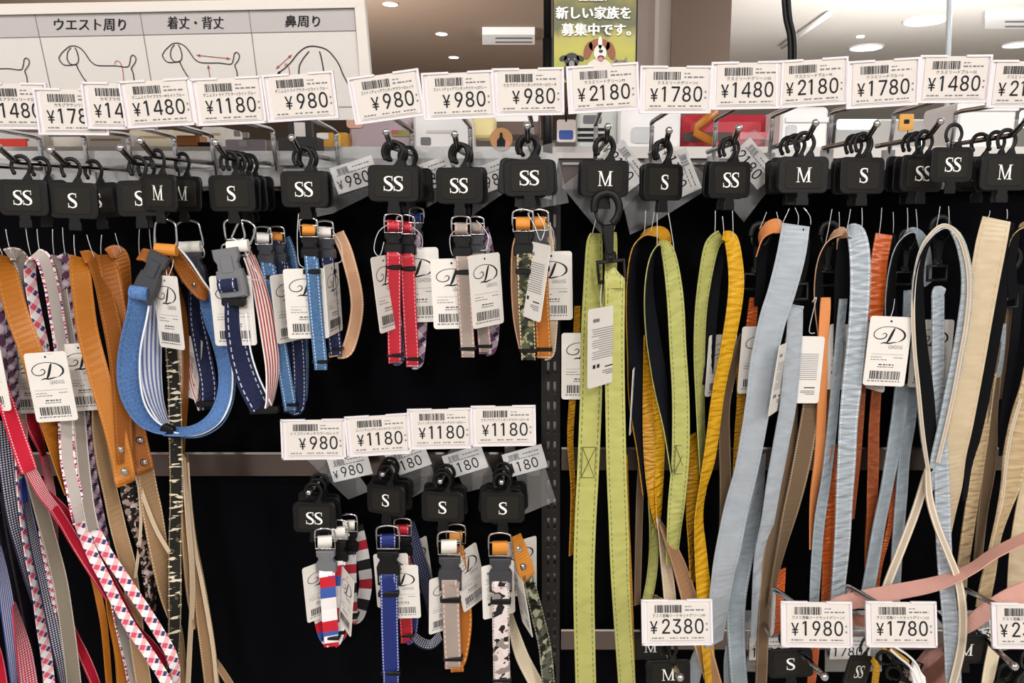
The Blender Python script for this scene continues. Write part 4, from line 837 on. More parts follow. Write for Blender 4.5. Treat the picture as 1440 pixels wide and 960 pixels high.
L('orange tan leather leash handle with two snaps, foremost of the leather loops at left',
  ('strap', 27, 'tan_leather', [(110, 361, .872, 18), (113, 385, .866, 25), (117, 420, .865, 25), (124, 470, .865, 26), (141, 535, .865, 27), (159, 595, .865, 27), (170, 640, .865, 27), (175, 668, .865, 27), (176, 681, .865, 20)]),
  ('strap_back', 24, 'brown_leather', [(116, 362, .874, 18), (130, 363, .880, 16), (143, 395, .880, 18), (154, 440, .878, 22), (165, 500, .874, 22), (171, 560, .871, 22), (174, 620, .868, 22), (176, 650, .867, 20)]),
  ('tail', 20, 'khaki', [(137, 560, .89, 10), (139, 600, .888, 16), (146, 650, .888, 17), (157, 700, .888, 18), (167, 745, .888), (180, 795, .889), (188, 850, .89), (193, 900, .89), (203, 965, .89)]),
  rivets=[(168, 632, .863, 4.2), (174, 663, .863, 4.2)], threads=[((104, 330, .874), (106, 361, .873)), ((122, 330, .874), (133, 362, .878))])
L('brown leather leash with two snaps behind the orange tan leather handle',
  ('strap', 25, 'brown_leather', [(146, 358, .89, 18), (154, 385, .888, 24), (162, 430, .887), (172, 490, .886), (183, 560, .886), (193, 615, .886), (202, 655, .886, 25), (204, 664, .886, 20)]),
  ('strap_back', 20, 'brown_leather', [(152, 357, .892, 14), (167, 356, .9, 20), (176, 385, .902, 14), (182, 440, .902, 8), (188, 500, .902, 6)]),
  ('tail', 26, 'khaki', [(204, 655, .892, 19), (209, 690, .892, 22), (216, 730, .892, 25), (226, 790, .893, 22), (235, 840, .894, 15), (250, 890, .895, 12), (259, 965, .896, 11)]),
  ('tail_edge', 5, 'khaki_grey', [(191, 666, .884), (204, 705, .884), (220, 745, .884), (238, 776, .884)]),
  rivets=[(196, 619, .884, 4), (202, 650, .884, 4)], threads=[((143, 330, .886), (142, 358, .89)), ((162, 328, .886), (171, 356, .9))])
L('pink and black camouflage leash hanging from the tan leather snaps',
  ('strap', 23, 'camo_pink', [(179, 640, .89, 20), (182, 685, .89, 22), (187, 715, .891, 20), (197, 745, .892, 20), (206, 775, .893, 18), (210, 805, .893, 17), (213, 840, .894, 12), (214, 880, .895, 6)]),
  ('edge', 4, 'khaki_grey', [(193, 668, .886), (197, 700, .886), (198, 735, .886), (195, 775, .886), (190, 812, .887)]))
L('brown leather leash seen narrow behind the open blue denim collar',
  ('strap', 20, 'brown_leather', [(196, 358, .905, 14), (208, 360, .905, 18), (232, 380, .912, 14), (252, 420, .912, 10), (260, 470, .912, 9), (261, 540, .912, 8), (257, 610, .91, 7), (254, 670, .91, 5)]),
  threads=[((196, 322, .89), (196, 358, .9)), ((210, 322, .89), (214, 358, .9))])
L('dark camouflage leash with light brush marks, hanging straight below the denim collar',
  ('strap', 18, 'camo_bars', [(240, 480, .9, 16), (245, 540, .898, 17), (247, 620, .897), (248, 700, .896), (246, 770, .896), (246, 830, .885), (245, 890, .882, 17), (240, 968, .882, 17)]),
  ('edge', 7, 'khaki_grey', [(257, 640, .902, 3), (262, 700, .902, 5), (266, 750, .901, 6), (270, 800, .9, 6), (270, 850, .9, 6), (267, 905, .9, 6), (264, 968, .9, 7)]),
  ('strap_back', 17, 'khaki', [(256, 690, .906, 4), (261, 740, .906, 9), (265, 790, .906, 13), (270, 840, .907, 12), (276, 880, .908, 6)]))
L('khaki webbing leash with beaded edge, rightmost of the left bunch',
  ('strap', 22, 'khaki', [(262, 640, .914, 3), (266, 700, .913, 5), (272, 760, .912, 7), (279, 810, .912, 12), (285, 860, .912, 18), (292, 910, .912, 20), (299, 968, .912, 20)]),
  ('edge', 5, 'khaki_grey', [(263, 650, .911), (267, 710, .91), (274, 770, .909), (283, 815, .909), (292, 865, .909), (300, 915, .909), (305, 968, .909)]),
  ('tail', 10, 'khaki', [(300, 925, .914, 4), (311, 942, .914, 8), (328, 968, .914, 8)]))
L('bright red webbing leash with white stitched edges crossing down from the left edge',
  ('strap', 22, 'bright_red', [(-3, 530, .852, 14), (10, 570, .852, 18), (23, 610, .852, 20), (34, 642, .853, 21), (41, 662, .854, 20)]),
  ('tail', 15, 'red_ging', [(39, 655, .858, 13), (50, 675, .858, 14), (61, 695, .859, 13), (74, 712, .860, 12), (88, 733, .861, 12)]),
  ('tail', 15, 'red_web', [(76, 713, .861, 12), (90, 735, .861, 12), (104, 759, .861, 13), (118, 781, .862, 14), (134, 807, .863, 13), (152, 838, .868, 9)]),
  ('tail', 15, 'red_web', [(63, 690, .880, 8), (80, 707, .879, 10), (96, 725, .878, 11), (114, 749, .878, 12), (135, 781, .878, 12), (157, 820, .878, 13), (174, 852, .879, 12), (190, 880, .880, 7), (212, 906, .882, 11), (234, 936, .884, 13)]))
L('dark red webbing strap behind the white initial tag at far left',
  ('strap', 17, 'red_web', [(36, 555, .91, 12), (46, 595, .91, 16), (58, 630, .91, 8), (63, 650, .91, 7)]),
  ('tail', 13, 'red_ging', [(63, 640, .908, 7), (67, 665, .908, 9), (71, 695, .908, 12), (74, 730, .908, 12), (76, 770, .908, 9)]))
L('navy and white gingham leash, leftmost in the lower left bunch',
  ('strap', 18, 'navy_ging', [(3, 590, .888, 16), (7, 640, .888, 17), (13, 690, .888, 17), (20, 735, .888, 15), (29, 772, .887, 12), (37, 805, .886, 9), (46, 840, .886, 5)]))
L('navy and white gingham leash twisting beside the olive suede strap',
  ('strap', 17, 'navy_ging', [(36, 705, .880, 5), (43, 740, .880, 9), (53, 785, .879, 11), (63, 825, .878, 13), (73, 865, .878, 16), (80, 900, .878, 16), (87, 940, .878, 12), (91, 968, .878, 9)]),
  ('strap_back', 11, 'blue_nylon', [(32, 672, .885, 7), (36, 705, .885, 10), (46, 748, .885, 10), (55, 785, .885, 7), (59, 805, .885, 4)]))
L('white pink and navy tartan leash twisting between the two gingham leashes',
  ('strap', 14, 'tartan', [(25, 640, .884, 6), (29, 690, .883, 8), (35, 740, .883, 9), (42, 785, .883, 10), (51, 830, .882, 10), (58, 880, .882, 11), (65, 920, .882, 13), (70, 968, .882, 14)]))
L('olive grey suede strap with plaid edge in the lower left bunch',
  ('strap', 18, 'olive', [(40, 655, .892, 12), (52, 695, .889, 16), (63, 735, .887, 17), (74, 775, .886, 17), (85, 820, .886, 18), (93, 870, .886, 18), (99, 915, .886, 18), (105, 968, .886, 18)]),
  ('edge', 8, 'tartan', [(58, 745, .884, 6), (66, 790, .884, 7), (76, 840, .883, 7), (83, 885, .884, 5), (91, 968, .884, 6)]))
L('tan leather leash, narrow edge on strip in the lower left', ('strap', 9, 'tan_leather', [(124, 780, .905, 6), (131, 805, .905, 8), (139, 840, .905, 9), (147, 885, .905, 8), (154, 968, .905, 7)]))
L('tan leather leash, flat strip in the lower left behind the tartan tails', ('strap', 18, 'tan_leather', [(150, 820, .907, 5), (157, 850, .907, 13), (164, 880, .907, 17), (171, 920, .907, 17), (174, 968, .907, 16)]))
L('grey suede leash with tartan edge at bottom left below the tartan tails', ('strap', 16, 'plaid_trim', [(154, 805, .9, 6), (162, 850, .9, 9), (172, 890, .9, 13), (182, 930, .9, 14), (189, 968, .9, 14)]))
L('red webbing leash end showing at bottom left beside the olive strap', ('strap', 14, 'red_web', [(102, 880, .905, 3), (108, 900, .905, 9), (117, 920, .905, 12), (128, 945, .905, 12), (138, 970, .905, 10)]))
L('blue and white gingham leash in the bottom left corner', ('strap', 17, 'blue_ging', [(-4, 770, .874, 8), (2, 800, .874, 11), (8, 840, .874, 15), (14, 880, .874, 16), (19, 920, .874, 15), (23, 968, .874, 10)]))
L('red and white gingham leash in the bottom left corner', ('strap', 22, 'red_ging', [(19, 850, .878, 4), (26, 882, .878, 11), (34, 920, .878, 18), (41, 968, .878, 21)]))
L('bright red strap end cut by the bottom left corner', ('strap', 12, 'bright_red', [(-6, 905, .868, 6), (0, 935, .868, 10), (5, 970, .868, 11)]))
L('dark purple tartan leash at the left edge beside the tan leather loop', ('strap', 21, 'dark_tartan', [(-3, 395, .89, 18), (2, 440, .89, 20), (7, 490, .89, 17), (13, 540, .89, 12), (18, 590, .89, 7)]),
  ('strap_back', 12, 'dark_tartan', [(13, 440, .892, 8), (16, 490, .892, 11), (19, 540, .892, 11), (22, 590, .892, 9)]))
L('grey suede strap hanging at far left behind the red webbing', ('strap', 16, 'suede_grey', [(22, 510, .9, 12), (27, 570, .9, 15), (31, 620, .9, 13), (29, 680, .9, 9), (34, 740, .9, 8)]))
L('dark shiny strap in the lower left behind the gingham', ('strap', 18, 'darkshine', [(8, 690, .91, 14), (20, 760, .91, 16), (33, 830, .91, 14), (44, 890, .91, 13), (55, 968, .91, 12)]))
L('dark shiny strap leaning in the lower left corner', ('strap', 16, 'darkshine', [(2, 720, .915, 12), (14, 800, .915, 15), (30, 870, .915, 13), (44, 968, .915, 10)]))
# ================================================================ COLLARS
def at(px, py, Y, ang=0): return Matrix.Translation(P(px, py, Y)) @ Matrix.Rotation(rad(-ang), 4, 'Y')
def buckle_at(par, px, py, Y, w, h, ang, col):
    k = MPP(px, py, Y); a = w * k / 2; b = h * k / 2; M = at(px, py, Y, ang); mb = MB()
    mb.ext([(-a * .84, -b * .1), (a * .84, -b * .1), (a * .72, b * .4), (a * .9, b * .6), (a * .9, b), (-a * .9, b), (-a * .9, b * .6), (-a * .72, b * .4)], -.004, .003, M, 0, .0014); bu = part('buckle', mb, K[col], par)
    mb = MB(); mb.ext([(-a * .95, -b), (a * .95, -b), (a, -b * .7), (a, -b * .2), (a * .9, b * .14), (-a * .9, b * .14), (-a, -b * .2), (-a, -b * .7)], -.005, .0034, M, 0, .0018); part('buckle_socket', mb, K[col], bu)
    mb = MB(); mb.ext(rrect(a * .86, b * .68, .001, 2, 0, b * .36), -.0056, -.003, M, 0, .0006); part('press_panel', mb, K[col], bu)
def ring_at(par, px, py, Y, w, h, ang=0, nm='d_ring', col='chrome', r=.0014):
    k = MPP(px, py, Y); a = w * k / 2; b = h * k / 2; mb = MB()
    mb.tube(cr([(-a, 0, -b), (-a, 0, b * .3), (-a * .8, 0, b * .8), (0, 0, b), (a * .8, 0, b * .8), (a, 0, b * .3), (a, 0, -b), (0, 0, -b * 1.02), (-a, 0, -b)], 3), r, 7, at(px, py, Y, ang)); part(nm, mb, K[col], par)
def roll_at(par, px, py, Y, w, h, ang, m, nm='ring_keeper'):
    k = MPP(px, py, Y); mb = MB(); a = w * k / 2; r = h * k / 2
    vs = []; uv = []; n = 14
    for i in range(n):
        an = 2 * math.pi * i / n
        for s in (-1, 1): vs.append((s * a, -r * .75 * math.cos(an), r * math.sin(an))); uv.append((.5 + s * .5, an * .4))
    fs = [(2 * i, 2 * i + 1, (2 * i + 3) % (2 * n), (2 * i + 2) % (2 * n)) for i in range(n)] + [tuple(2 * i for i in range(n))[::-1], tuple(2 * i + 1 for i in range(n))]
    mb.add(vs, fs, uv, at(px, py, Y, ang), 0, False); part(nm, mb, K[m], par)
def bar_at(par, px, py, Y, w, h, ang=0, m='black', nm='slider', d=.0065):
    k = MPP(px, py, Y); mb = MB(); mb.ext(rrect(w * k, h * k, h * k * .25, 2), -d, .002, at(px, py, Y, ang), 0, .0012); part(nm, mb, K[m], par)
def strip_to(par, nm, W, m, pts, sgn=1):
    A, B = ribbon(pts, W, m if isinstance(m, str) else m[0], None if isinstance(m, str) else m[1], sgn); s = part(nm, A, K[m if isinstance(m, str) else m[0]], par)
    if B: part('lining', B, K[m[1]], s)
    return s
def tube_to(par, nm, pts, r, m):
    mb = MB(); mb.tube(cr([tuple(P(*p)) for p in pts], 6), r, 6); part(nm, mb, K[m], par)
# wide open denim collar
t = thing('dog_collar', 'wide light blue denim collar hanging open as a ring, white piping and striped lining', 'collar', P(235, 330, .875))
ring_at(t, 233, 330, .875, 30, 44, -6); roll_at(t, 234, 351, .873, 30, 17, -4, 'orange_stub')
strip_to(t, 'strap', 30, 'denim', [(197, 412, .866, 27), (193, 440, .866, 25), (184, 480, .867, 26), (180, 520, .868, 28), (184, 555, .869, 26), (199, 585, .87, 22), (218, 600, .872, 16), (238, 605, .873, 13)])
strip_to(t, 'strap_back', 30, 'ticking', [(216, 400, .9, 20), (214, 440, .9, 24), (212, 490, .9, 27), (213, 530, .899, 26), (219, 565, .893, 20), (230, 592, .884, 12), (240, 603, .878, 6)])
strip_to(t, 'strap_side', 28, 'denim', [(236, 606, .876, 12), (262, 606, .877, 12), (285, 599, .88, 15), (304, 583, .884, 18), (315, 555, .888, 17), (316, 520, .892, 16), (308, 480, .897, 18), (298, 445, .901, 22), (292, 410, .903, 24)])
tube_to(t, 'piping', [(212, 412, .864), (207, 445, .864), (198, 490, .865), (197, 530, .866), (203, 565, .867), (218, 590, .869), (240, 604, .871)], .0012, 'piping_white')
tube_to(t, 'piping', [(240, 606, .870), (262, 612, .871), (288, 608, .874), (312, 590, .878), (325, 560, .882), (327, 520, .886), (319, 480, .891), (309, 445, .896)], .0013, 'piping_white')
tube_to(t, 'piping', [(246, 611, .874), (266, 615, .874), (290, 611, .877), (314, 594, .881), (328, 562, .885), (330, 522, .889), (322, 482, .894)], .0011, 'denim_mid')
strip_to(t, 'leather_tab', 24, 'brown_leather', [(243, 352, .878, 12), (252, 368, .886, 18), (268, 392, .892, 22), (284, 410, .896, 22), (292, 418, .898, 12)])
tube_to(t, 'piping', [(250, 346, .876), (268, 368, .882), (284, 392, .888), (298, 412, .894)], .0012, 'piping_white')
buckle_at(t, 212, 390, .862, 32, 74, -28, 'dgrey_plastic'); roll_at(t, 196, 412, .858, 24, 20, -8, 'denim', 'strap_fold')
bar_at(t, 237, 604, .872, 18, 15, -24)
mb = MB(); c = P(272, 400, .889); mb.ball(c, .0026, 12, 8, None, 0, (1, .5, 1)); part('rivet', mb, K['chrome'], t)
t = thing('dog_collar', 'denim collar with white keeper behind the wide light blue denim collar', 'collar', P(268, 325, .92))
ring_at(t, 266, 330, .92, 34, 40, 4); roll_at(t, 266, 347, .918, 34, 16, 2, 'white_stub'); ring_at(t, 266, 352, .92, 40, 18, 0, 'square_ring', 'steel')
buckle_at(t, 271, 376, .92, 36, 44, 3, 'dgrey_plastic')
strip_to(t, 'strap', 22, 'denim_navy', [(276, 395, .925, 18), (275, 440, .925, 18), (284, 490, .925, 22), (293, 540, .925, 22), (292, 575, .925, 18)]); bar_at(t, 292, 567, .92, 28, 8)
strip_to(t, 'strap_back', 16, 'red_stripe', [(266, 500, .93, 6), (274, 540, .93, 13), (284, 575, .93, 9)])
# navy denim collar
t = thing('dog_collar', 'navy denim collar with grey buckle and red striped lining', 'collar', P(330, 320, .874))
ring_at(t, 329, 322, .876, 26, 28, 4); ring_at(t, 344, 326, .874, 26, 32, -28, 'd_ring')
roll_at(t, 335, 346, .872, 30, 17, 6, 'white_stub'); ring_at(t, 331, 350, .874, 37, 18, 4, 'square_ring', 'steel')
buckle_at(t, 324, 384, .866, 40, 70, 8, 'grey_plastic'); roll_at(t, 321, 401, .861, 26, 19, 6, 'denim_navy', 'strap_fold')
bar_at(t, 330, 424, .866, 32, 12, -2)
strip_to(t, 'strap', 31, 'denim_navy', [(330, 425, .868, 25), (331, 460, .868, 26), (337, 500, .868, 27), (350, 540, .868, 29), (366, 574, .869, 26)])
strip_to(t, 'strap_side', 26, 'red_stripe', [(350, 360, .885, 14), (361, 390, .886, 16), (371, 430, .886, 20), (379, 480, .884, 20), (383, 520, .88, 17), (380, 560, .875, 10), (376, 574, .872, 6)])
strip_to(t, 'leather_tab', 18, 'pink_web', [(348, 352, .886, 8), (355, 378, .8855, 14), (361, 400, .885, 15)])
tube_to(t, 'piping', [(346, 440, .865), (352, 490, .865), (362, 525, .866), (374, 552, .868), (382, 570, .87)], .001, 'piping_white')
bar_at(t, 373, 576, .872, 40, 9, 2)
collar('light blue denim collar hanging behind the navy denim collar, nearer the wall', 368, .905, 18, 318, 572, 'denim_mid', 'white_stub', 'denim_navy', lean=40, off=.7)
collar('denim collar with orange keeper, deepest on the navy collar peg', 388, .922, 17, 318, 560, 'denim_navy', 'orange_stub', 'denim_mid', lean=26, off=.6, slider=False)
# small denim
collar('small light blue denim collar with orange keeper beside the size chart hooks', 433, .874, 19, 306, 512, 'denim_mid', 'orange_stub', None, 'black', lean=18)
collar('small navy denim collar with white keeper behind the small light blue one', 456, .892, 18, 310, 494, 'denim_navy', 'white_stub', 'peach_edge', 'dgrey_plastic', lean=16, off=1.0)
# red, taupe, tan
collar('red nylon collar hanging on the left of the pair', 553, .874, 19, 300, 503, 'red_nylon', 'red_nylon', 'navy_dot', 'black', lean=2, off=.3)
collar('red nylon collar hanging on the right of the pair', 570, .886, 19, 302, 508, 'red_nylon', 'red_nylon', 'dark_tartan', 'black', lean=10, off=.4)
collar('blue webbing collar, only its keeper and ring showing behind the red pair', 586, .93, 15, 292, 420, 'blue_plain', 'blue_plain', None, 'dgrey_plastic', lean=-4)
collar('taupe collar with pink plaid edges, front one of its peg', 648, .874, 20, 303, 494, 'taupe', 'taupe', None, 'black', lean=10)
collar('taupe plaid collar behind the front taupe one', 668, .892, 18, 304, 490, 'grey_plaid', 'taupe', 'dark_tartan', 'dgrey_plastic', lean=14, off=.5)
collar('green camouflage collar with orange keeper on the left of its peg', 735, .876, 22, 294, 497, 'camo', 'orange_stub', None, 'black', lean=8)
collar('tan webbing collar with orange keeper on the right of its peg', 757, .884, 21, 294, 495, 'tan_web', 'orange_stub', 'khaki_grey', 'dgrey_plastic', lean=8, off=.3)
L('tan edged strap curving left of the green camouflage collar', ('strap', 12, 'peach_edge', [(731, 322, .894, 4), (724, 350, .894, 7), (723, 400, .894, 8), (726, 450, .894, 7), (733, 490, .89, 5)]), name='collar_strap', cat='collar')
# ---- lower row
collar('red white and blue banded collar with white keeper, front left of its peg', 456, .915, 21, 742, 900, 'tricolor', 'white_stub', 'tricolor', 'grey_plastic', lean=10, off=.3, slider=False)
collar('red white and blue banded collar just behind the front one', 476, .93, 20, 730, 892, 'tricolor', 'white_stub', 'tricolor', 'black', lean=-2, off=.25, slider=False)
collar('black red and white banded collar, deepest of the banded collars', 490, .948, 18, 722, 868, 'tricolor_dark', 'white_stub', 'tricolor_dark', 'black', lean=4, off=.6, slider=False)
collar('royal blue nylon collar with white stitched edges', 545, .915, 24, 738, 950, 'blue_nylon', 'blue_nylon', None, 'black', lean=5, metal='steel')
collar('red nylon collar behind the royal blue one', 566, .945, 18, 728, 896, 'red_nylon', 'red_nylon', 'blue_plain', 'black', lean=6, metal='steel')
L('navy dotted leash strap slanting behind the royal blue collar', ('strap', 22, 'navy_dot', [(575, 736, .955, 14), (584, 770, .955, 18), (596, 810, .955, 18), (606, 850, .955, 14), (612, 885, .955, 8)]), ('tail', 16, 'navy_ging', [(576, 888, .95, 8), (590, 902, .948, 12), (606, 906, .946, 12), (620, 894, .945, 12)]),
  hooks=[(570, 752, .958, 44, 10)])
collar('taupe collar with white keeper and tan collar behind it', 631, .915, 24, 746, 930, 'taupe', 'white_stub', 'tan_web', 'dgrey_plastic', lean=6, off=.35, metal='steel')
collar('tan webbing collar with orange keeper behind the taupe collar', 641, .945, 20, 736, 936, 'tan_web', 'orange_stub', None, 'black', lean=2, metal='steel')
collar('white and black camouflage collar with orange keeper', 703, .915, 24, 748, 960, 'camo_white', 'orange_stub', None, 'dgrey_plastic', lean=3, metal='steel')
L('satin camouflage leash with yellow leather tab and two snaps', ('strap', 20, 'camo_satin', [(741, 806, .938, 12), (748, 835, .936, 17), (757, 870, .935, 18), (766, 910, .934, 18), (772, 968, .934, 18)]),
  ('leather_tab', 23, 'orange_stub', [(726, 752, .94, 12), (730, 768, .936, 17), (736, 790, .935, 22), (741, 808, .935, 22), (742, 814, .936, 14)]),
  ('strap_back', 21, 'cream_plain', [(716, 860, .95, 6), (722, 885, .948, 12), (733, 920, .947, 18), (748, 950, .946, 19), (762, 975, .946, 19)]), rivets=[(728, 772, .932, 4), (735, 797, .932, 4)])
# ================================================================ LEASHES, RIGHT
L('wide lime green satin leash hung by its black swivel clasp',
  ('strap', 32, 'green_satin', [(838, 328, .882, 14), (836, 345, .882, 22), (834, 400, .88, 26), (832, 480, .878, 31), (831, 560, .877), (827, 660, .876), (823, 740, .875), (821, 830, .874), (824, 968, .872)]),
  ('strap_side', 29, 'green_satin', [(864, 392, .866, 25), (865, 398, .862, 27), (864, 470, .862, 28), (865, 560, .862, 28), (867, 660, .863), (870, 740, .863), (873, 830, .863, 27), (882, 968, .863, 26)]),
  ('handle', 22, 'green_pale', [(860, 326, .885, 12), (860, 345, .884, 15), (858, 400, .884, 16), (852, 470, .886, 14)]),
  ('clasp_tab', 25, 'green_satin', [(863, 387, .872, 24), (863, 385, .866, 24), (863, 391, .859, 25), (863, 405, .859, 25)]),
  hooks=[(852, 306, .868, 118, 6)], threads=[((840, 300, .875), (832, 332, .88)), ((866, 312, .875), (862, 328, .884))])
L('yellow leash strip showing left of the lime green leash', ('strap', 10, 'yellow_satin', [(812, 430, .9, 7), (810, 490, .9, 9), (805, 560, .9, 9), (802, 620, .9, 8), (806, 690, .9, 6), (803, 780, .9, 5)]), ('strap_side', 8, 'yellow_satin', [(880, 640, .9, 4), (882, 740, .9, 6), (886, 840, .9, 8), (890, 968, .9, 8)]))
L('yellow leash loop with black lining and peach edge, rear loop on the S peg',
  ('strap', 26, ('yellow_satin', 'navy_lining'), [(906, 690, .9, -4), (901, 630, .897, -10), (895, 560, .893, -20), (893, 500, .892, -20), (889, 440, .891, -15), (888, 390, .89, -10), (893, 350, .889, -6), (905, 330, .888, 4), (920, 326, .887, 12), (932, 330, .887, 16), (936, 345, .888, 14)]),
  ('strap_side', 16, 'yellow_satin', [(910, 470, .896, 8), (911, 520, .896, 12), (911, 580, .896, 15), (913, 640, .896, 16), (918, 700, .894, 13), (926, 740, .892, 7)]),
  ('strap_side', 16, 'yellow_bright', [(920, 480, .899, 6), (924, 540, .899, 14), (927, 600, .899, 15), (927, 660, .898, 13), (926, 735, .894, 5)]),
  ('tail', 18, 'khaki_grey', [(924, 725, .89, 3), (930, 750, .888, 8), (936, 790, .887, 14), (941, 830, .886, 17), (944, 870, .886, 17)]),
  ('tail', 24, 'brown_mid', [(928, 735, .884, 4), (940, 760, .882, 12), (953, 790, .880, 18), (966, 830, .878, 22), (980, 880, .877, 24), (992, 920, .877, 24), (1006, 970, .877, 24)]),
  threads=[((908, 296, .875), (906, 330, .888)), ((920, 298, .875), (915, 328, .887))])
L('pale green leash loop with black lining, front loop on the S peg',
  ('strap', 24, ('green_pale', 'navy_lining'), [(945, 660, .89, -3), (938, 600, .887, -9), (930, 550, .885, -17), (925, 515, .884, -20), (918, 470, .882, -18), (913, 420, .88, -12), (914, 380, .878, -7), (920, 354, .876, -3), (928, 342, .875, 6), (938, 352, .875, 16), (945, 385, .876, 20), (950, 430, .877, 22), (953, 490, .878, 22), (957, 560, .879, 23), (957, 640, .880, 24), (953, 690, .881, 24), (948, 740, .882, 20), (944, 790, .883, 16)]),
  threads=[((924, 300, .874), (924, 344, .876)), ((940, 300, .874), (948, 350, .877))])
L('dark olive green leash tail curling between the yellow and green loops', ('strap', 14, 'green_pale', [(914, 700, .905, 5), (918, 740, .905, 9), (919, 780, .905, 13), (915, 820, .905, 14), (908, 850, .905, 11)]), ('strap_back', 11, 'brown_web', [(903, 640, .91, 8), (900, 690, .91, 10), (898, 760, .91, 10), (896, 850, .91, 9)]))
L('green leash loop turning yellow on its right limb, below the SS hanger',
  ('strap', 26, ('green_pale', 'black_lining'), [(1014, 331, .878, 16), (1001, 345, .878, 20), (992, 385, .878, 18), (985, 440, .879, 16), (983, 500, .88, 15), (984, 560, .883, 12), (986, 620, .885, 10), (989, 700, .887, 6)]),
  ('strap_side', 25, ('yellow_bright', 'black_lining'), [(1016, 332, .876, 10), (1027, 336, .874, 18), (1033, 365, .873, 20), (1035, 400, .873, 21), (1031, 440, .873, 20), (1022, 490, .873, 18), (1010, 550, .873, 17), (1002, 610, .873, 17), (996, 650, .873, 16), (987, 690, .873, 10), (982, 730, .873, 12), (985, 780, .873, 18), (989, 830, .873, 21), (994, 900, .875, 19), (1000, 968, .876, 16)]),
  ('strap_back', 16, 'yellow_satin', [(974, 610, .89, 8), (975, 660, .89, 15), (972, 710, .889, 14), (972, 760, .888, 8), (974, 820, .888, 6)]),
  ('lining_strip', 18, 'black_lining', [(1012, 350, .889, 14), (1004, 400, .889, 18), (998, 470, .889, 18), (994, 540, .889, 14)]),
  threads=[((1006, 296, .874), (1005, 336, .878)), ((1030, 296, .874), (1031, 336, .875)), ((1016, 304, .872), (1018, 330, .876))])
L('brown webbing leash hanging behind the yellow limb', ('strap', 17, 'brown_web', [(1046, 470, .9, 10), (1030, 520, .9, 12), (1019, 570, .9, 15), (1019, 630, .9, 16), (1020, 680, .9, 16), (1018, 735, .9, 12), (1012, 780, .9, 7)]), ('strap_back', 12, 'yellow_satin', [(1040, 500, .905, 8), (1042, 560, .905, 11), (1038, 610, .905, 9), (1033, 680, .905, 5)]))
L('wide pale blue satin leash slanting down to the left, black lined',
  ('strap', 40, ('blue_satin', 'black_lining'), [(1119, 316, .875, 37), (1112, 360, .871, 39), (1099, 410, .869, 38), (1086, 450, .868, 37), (1073, 510, .868, 36), (1066, 565, .868, 35), (1057, 620, .869, 34), (1048, 665, .87, 33), (1035, 715, .871, 35), (1024, 770, .872, 36), (1016, 810, .873, 32), (1009, 860, .875, 29), (1004, 905, .877, 24)]),
  ('strap_back', 26, 'black_lining', [(1134, 320, .882, 8), (1128, 370, .886, 16), (1116, 420, .887, 18), (1104, 480, .888, 18), (1092, 540, .889, 14), (1082, 590, .89, 8)]),
  ('tail', 28, 'grey_satin', [(1072, 640, .9, 8), (1066, 690, .899, 14), (1054, 750, .897, 22), (1042, 800, .895, 27), (1035, 850, .894, 27), (1036, 910, .893, 24), (1040, 968, .893, 24)]),
  threads=[((1110, 293, .874), (1098, 318, .875)), ((1118, 292, .874), (1122, 316, .875), 2), ((1130, 292, .874), (1140, 316, .876), 3)])
L('pale blue satin leash end with brown webbing back, right of the wide slanting one',
  ('strap', 25, 'blue_satin', [(1117, 430, .885, 18), (1118, 436, .879, 20), (1117, 470, .879, 21), (1113, 520, .88, 22), (1108, 570, .88, 22), (1098, 625, .88, 21), (1088, 680, .881, 20), (1080, 730, .881, 18), (1070, 780, .882, 17), (1067, 830, .882, 18), (1064, 900, .884, 16)]),
  ('strap_back', 22, 'brown_web', [(1121, 530, .905, 6), (1117, 580, .898, 8), (1112, 640, .892, 12), (1100, 700, .888, 16), (1088, 750, .886, 18), (1080, 800, .886, 18), (1074, 870, .886, 16), (1070, 968, .886, 16)]),
  ('tail', 26, 'brown_web', [(1143, 530, .9, 20), (1140, 572, .895, 22), (1132, 625, .889, 24), (1122, 675, .884, 23), (1111, 720, .885, 20), (1100, 765, .886, 13), (1090, 810, .888, 8), (1084, 850, .889, 7)]),
  hooks=[(1119, 352, .888, 92, 4)])
L('orange peach leash loop, mostly hidden left of the wide pale blue leash', ('strap', 26, ('peach', 'black_lining'), [(1068, 360, .892, -8), (1070, 335, .891, 6), (1080, 322, .889, 16), (1092, 318, .888, 20), (1100, 320, .888, 12)]),
  ('strap_back', 14, 'black_lining', [(1074, 345, .895, 10), (1070, 390, .896, 12), (1066, 430, .897, 10)]), ('tail', 14, 'orange_satin', [(1060, 418, .9, 10), (1058, 440, .9, 13), (1054, 480, .9, 13), (1050, 520, .9, 9)]), hooks=[(1066, 340, .9, 88, -4)],
  threads=[((1078, 298, .884), (1068, 322, .89)), ((1092, 298, .884), (1096, 318, .888))])
L('narrower pale blue puckered satin leash hanging straight with orange back',
  ('strap', 28, ('blue_pucker', 'black_lining'), [(1192, 326, .877, 14), (1203, 328, .874, 24), (1209, 360, .872, 27), (1209, 410, .871, 26), (1205, 470, .87, 25), (1199, 530, .87, 26), (1193, 590, .87, 25), (1190, 650, .87, 25), (1187, 700, .871, 23), (1184, 760, .872, 22), (1179, 820, .873, 19), (1174, 872, .875, 16)]),
  ('strap_back', 24, 'black_lining', [(1188, 335, .885, 14), (1184, 380, .888, 18), (1182, 430, .89, 16), (1178, 500, .89, 10)]),
  ('tail', 15, 'grey_satin', [(1186, 420, .884, 10), (1183, 450, .884, 10), (1177, 520, .884, 11), (1170, 600, .884, 13), (1162, 670, .885, 13), (1153, 730, .886, 15), (1148, 790, .887, 15), (1144, 860, .888, 12)]),
  threads=[((1196, 294, .873), (1190, 326, .876)), ((1212, 292, .873), (1212, 328, .874))])
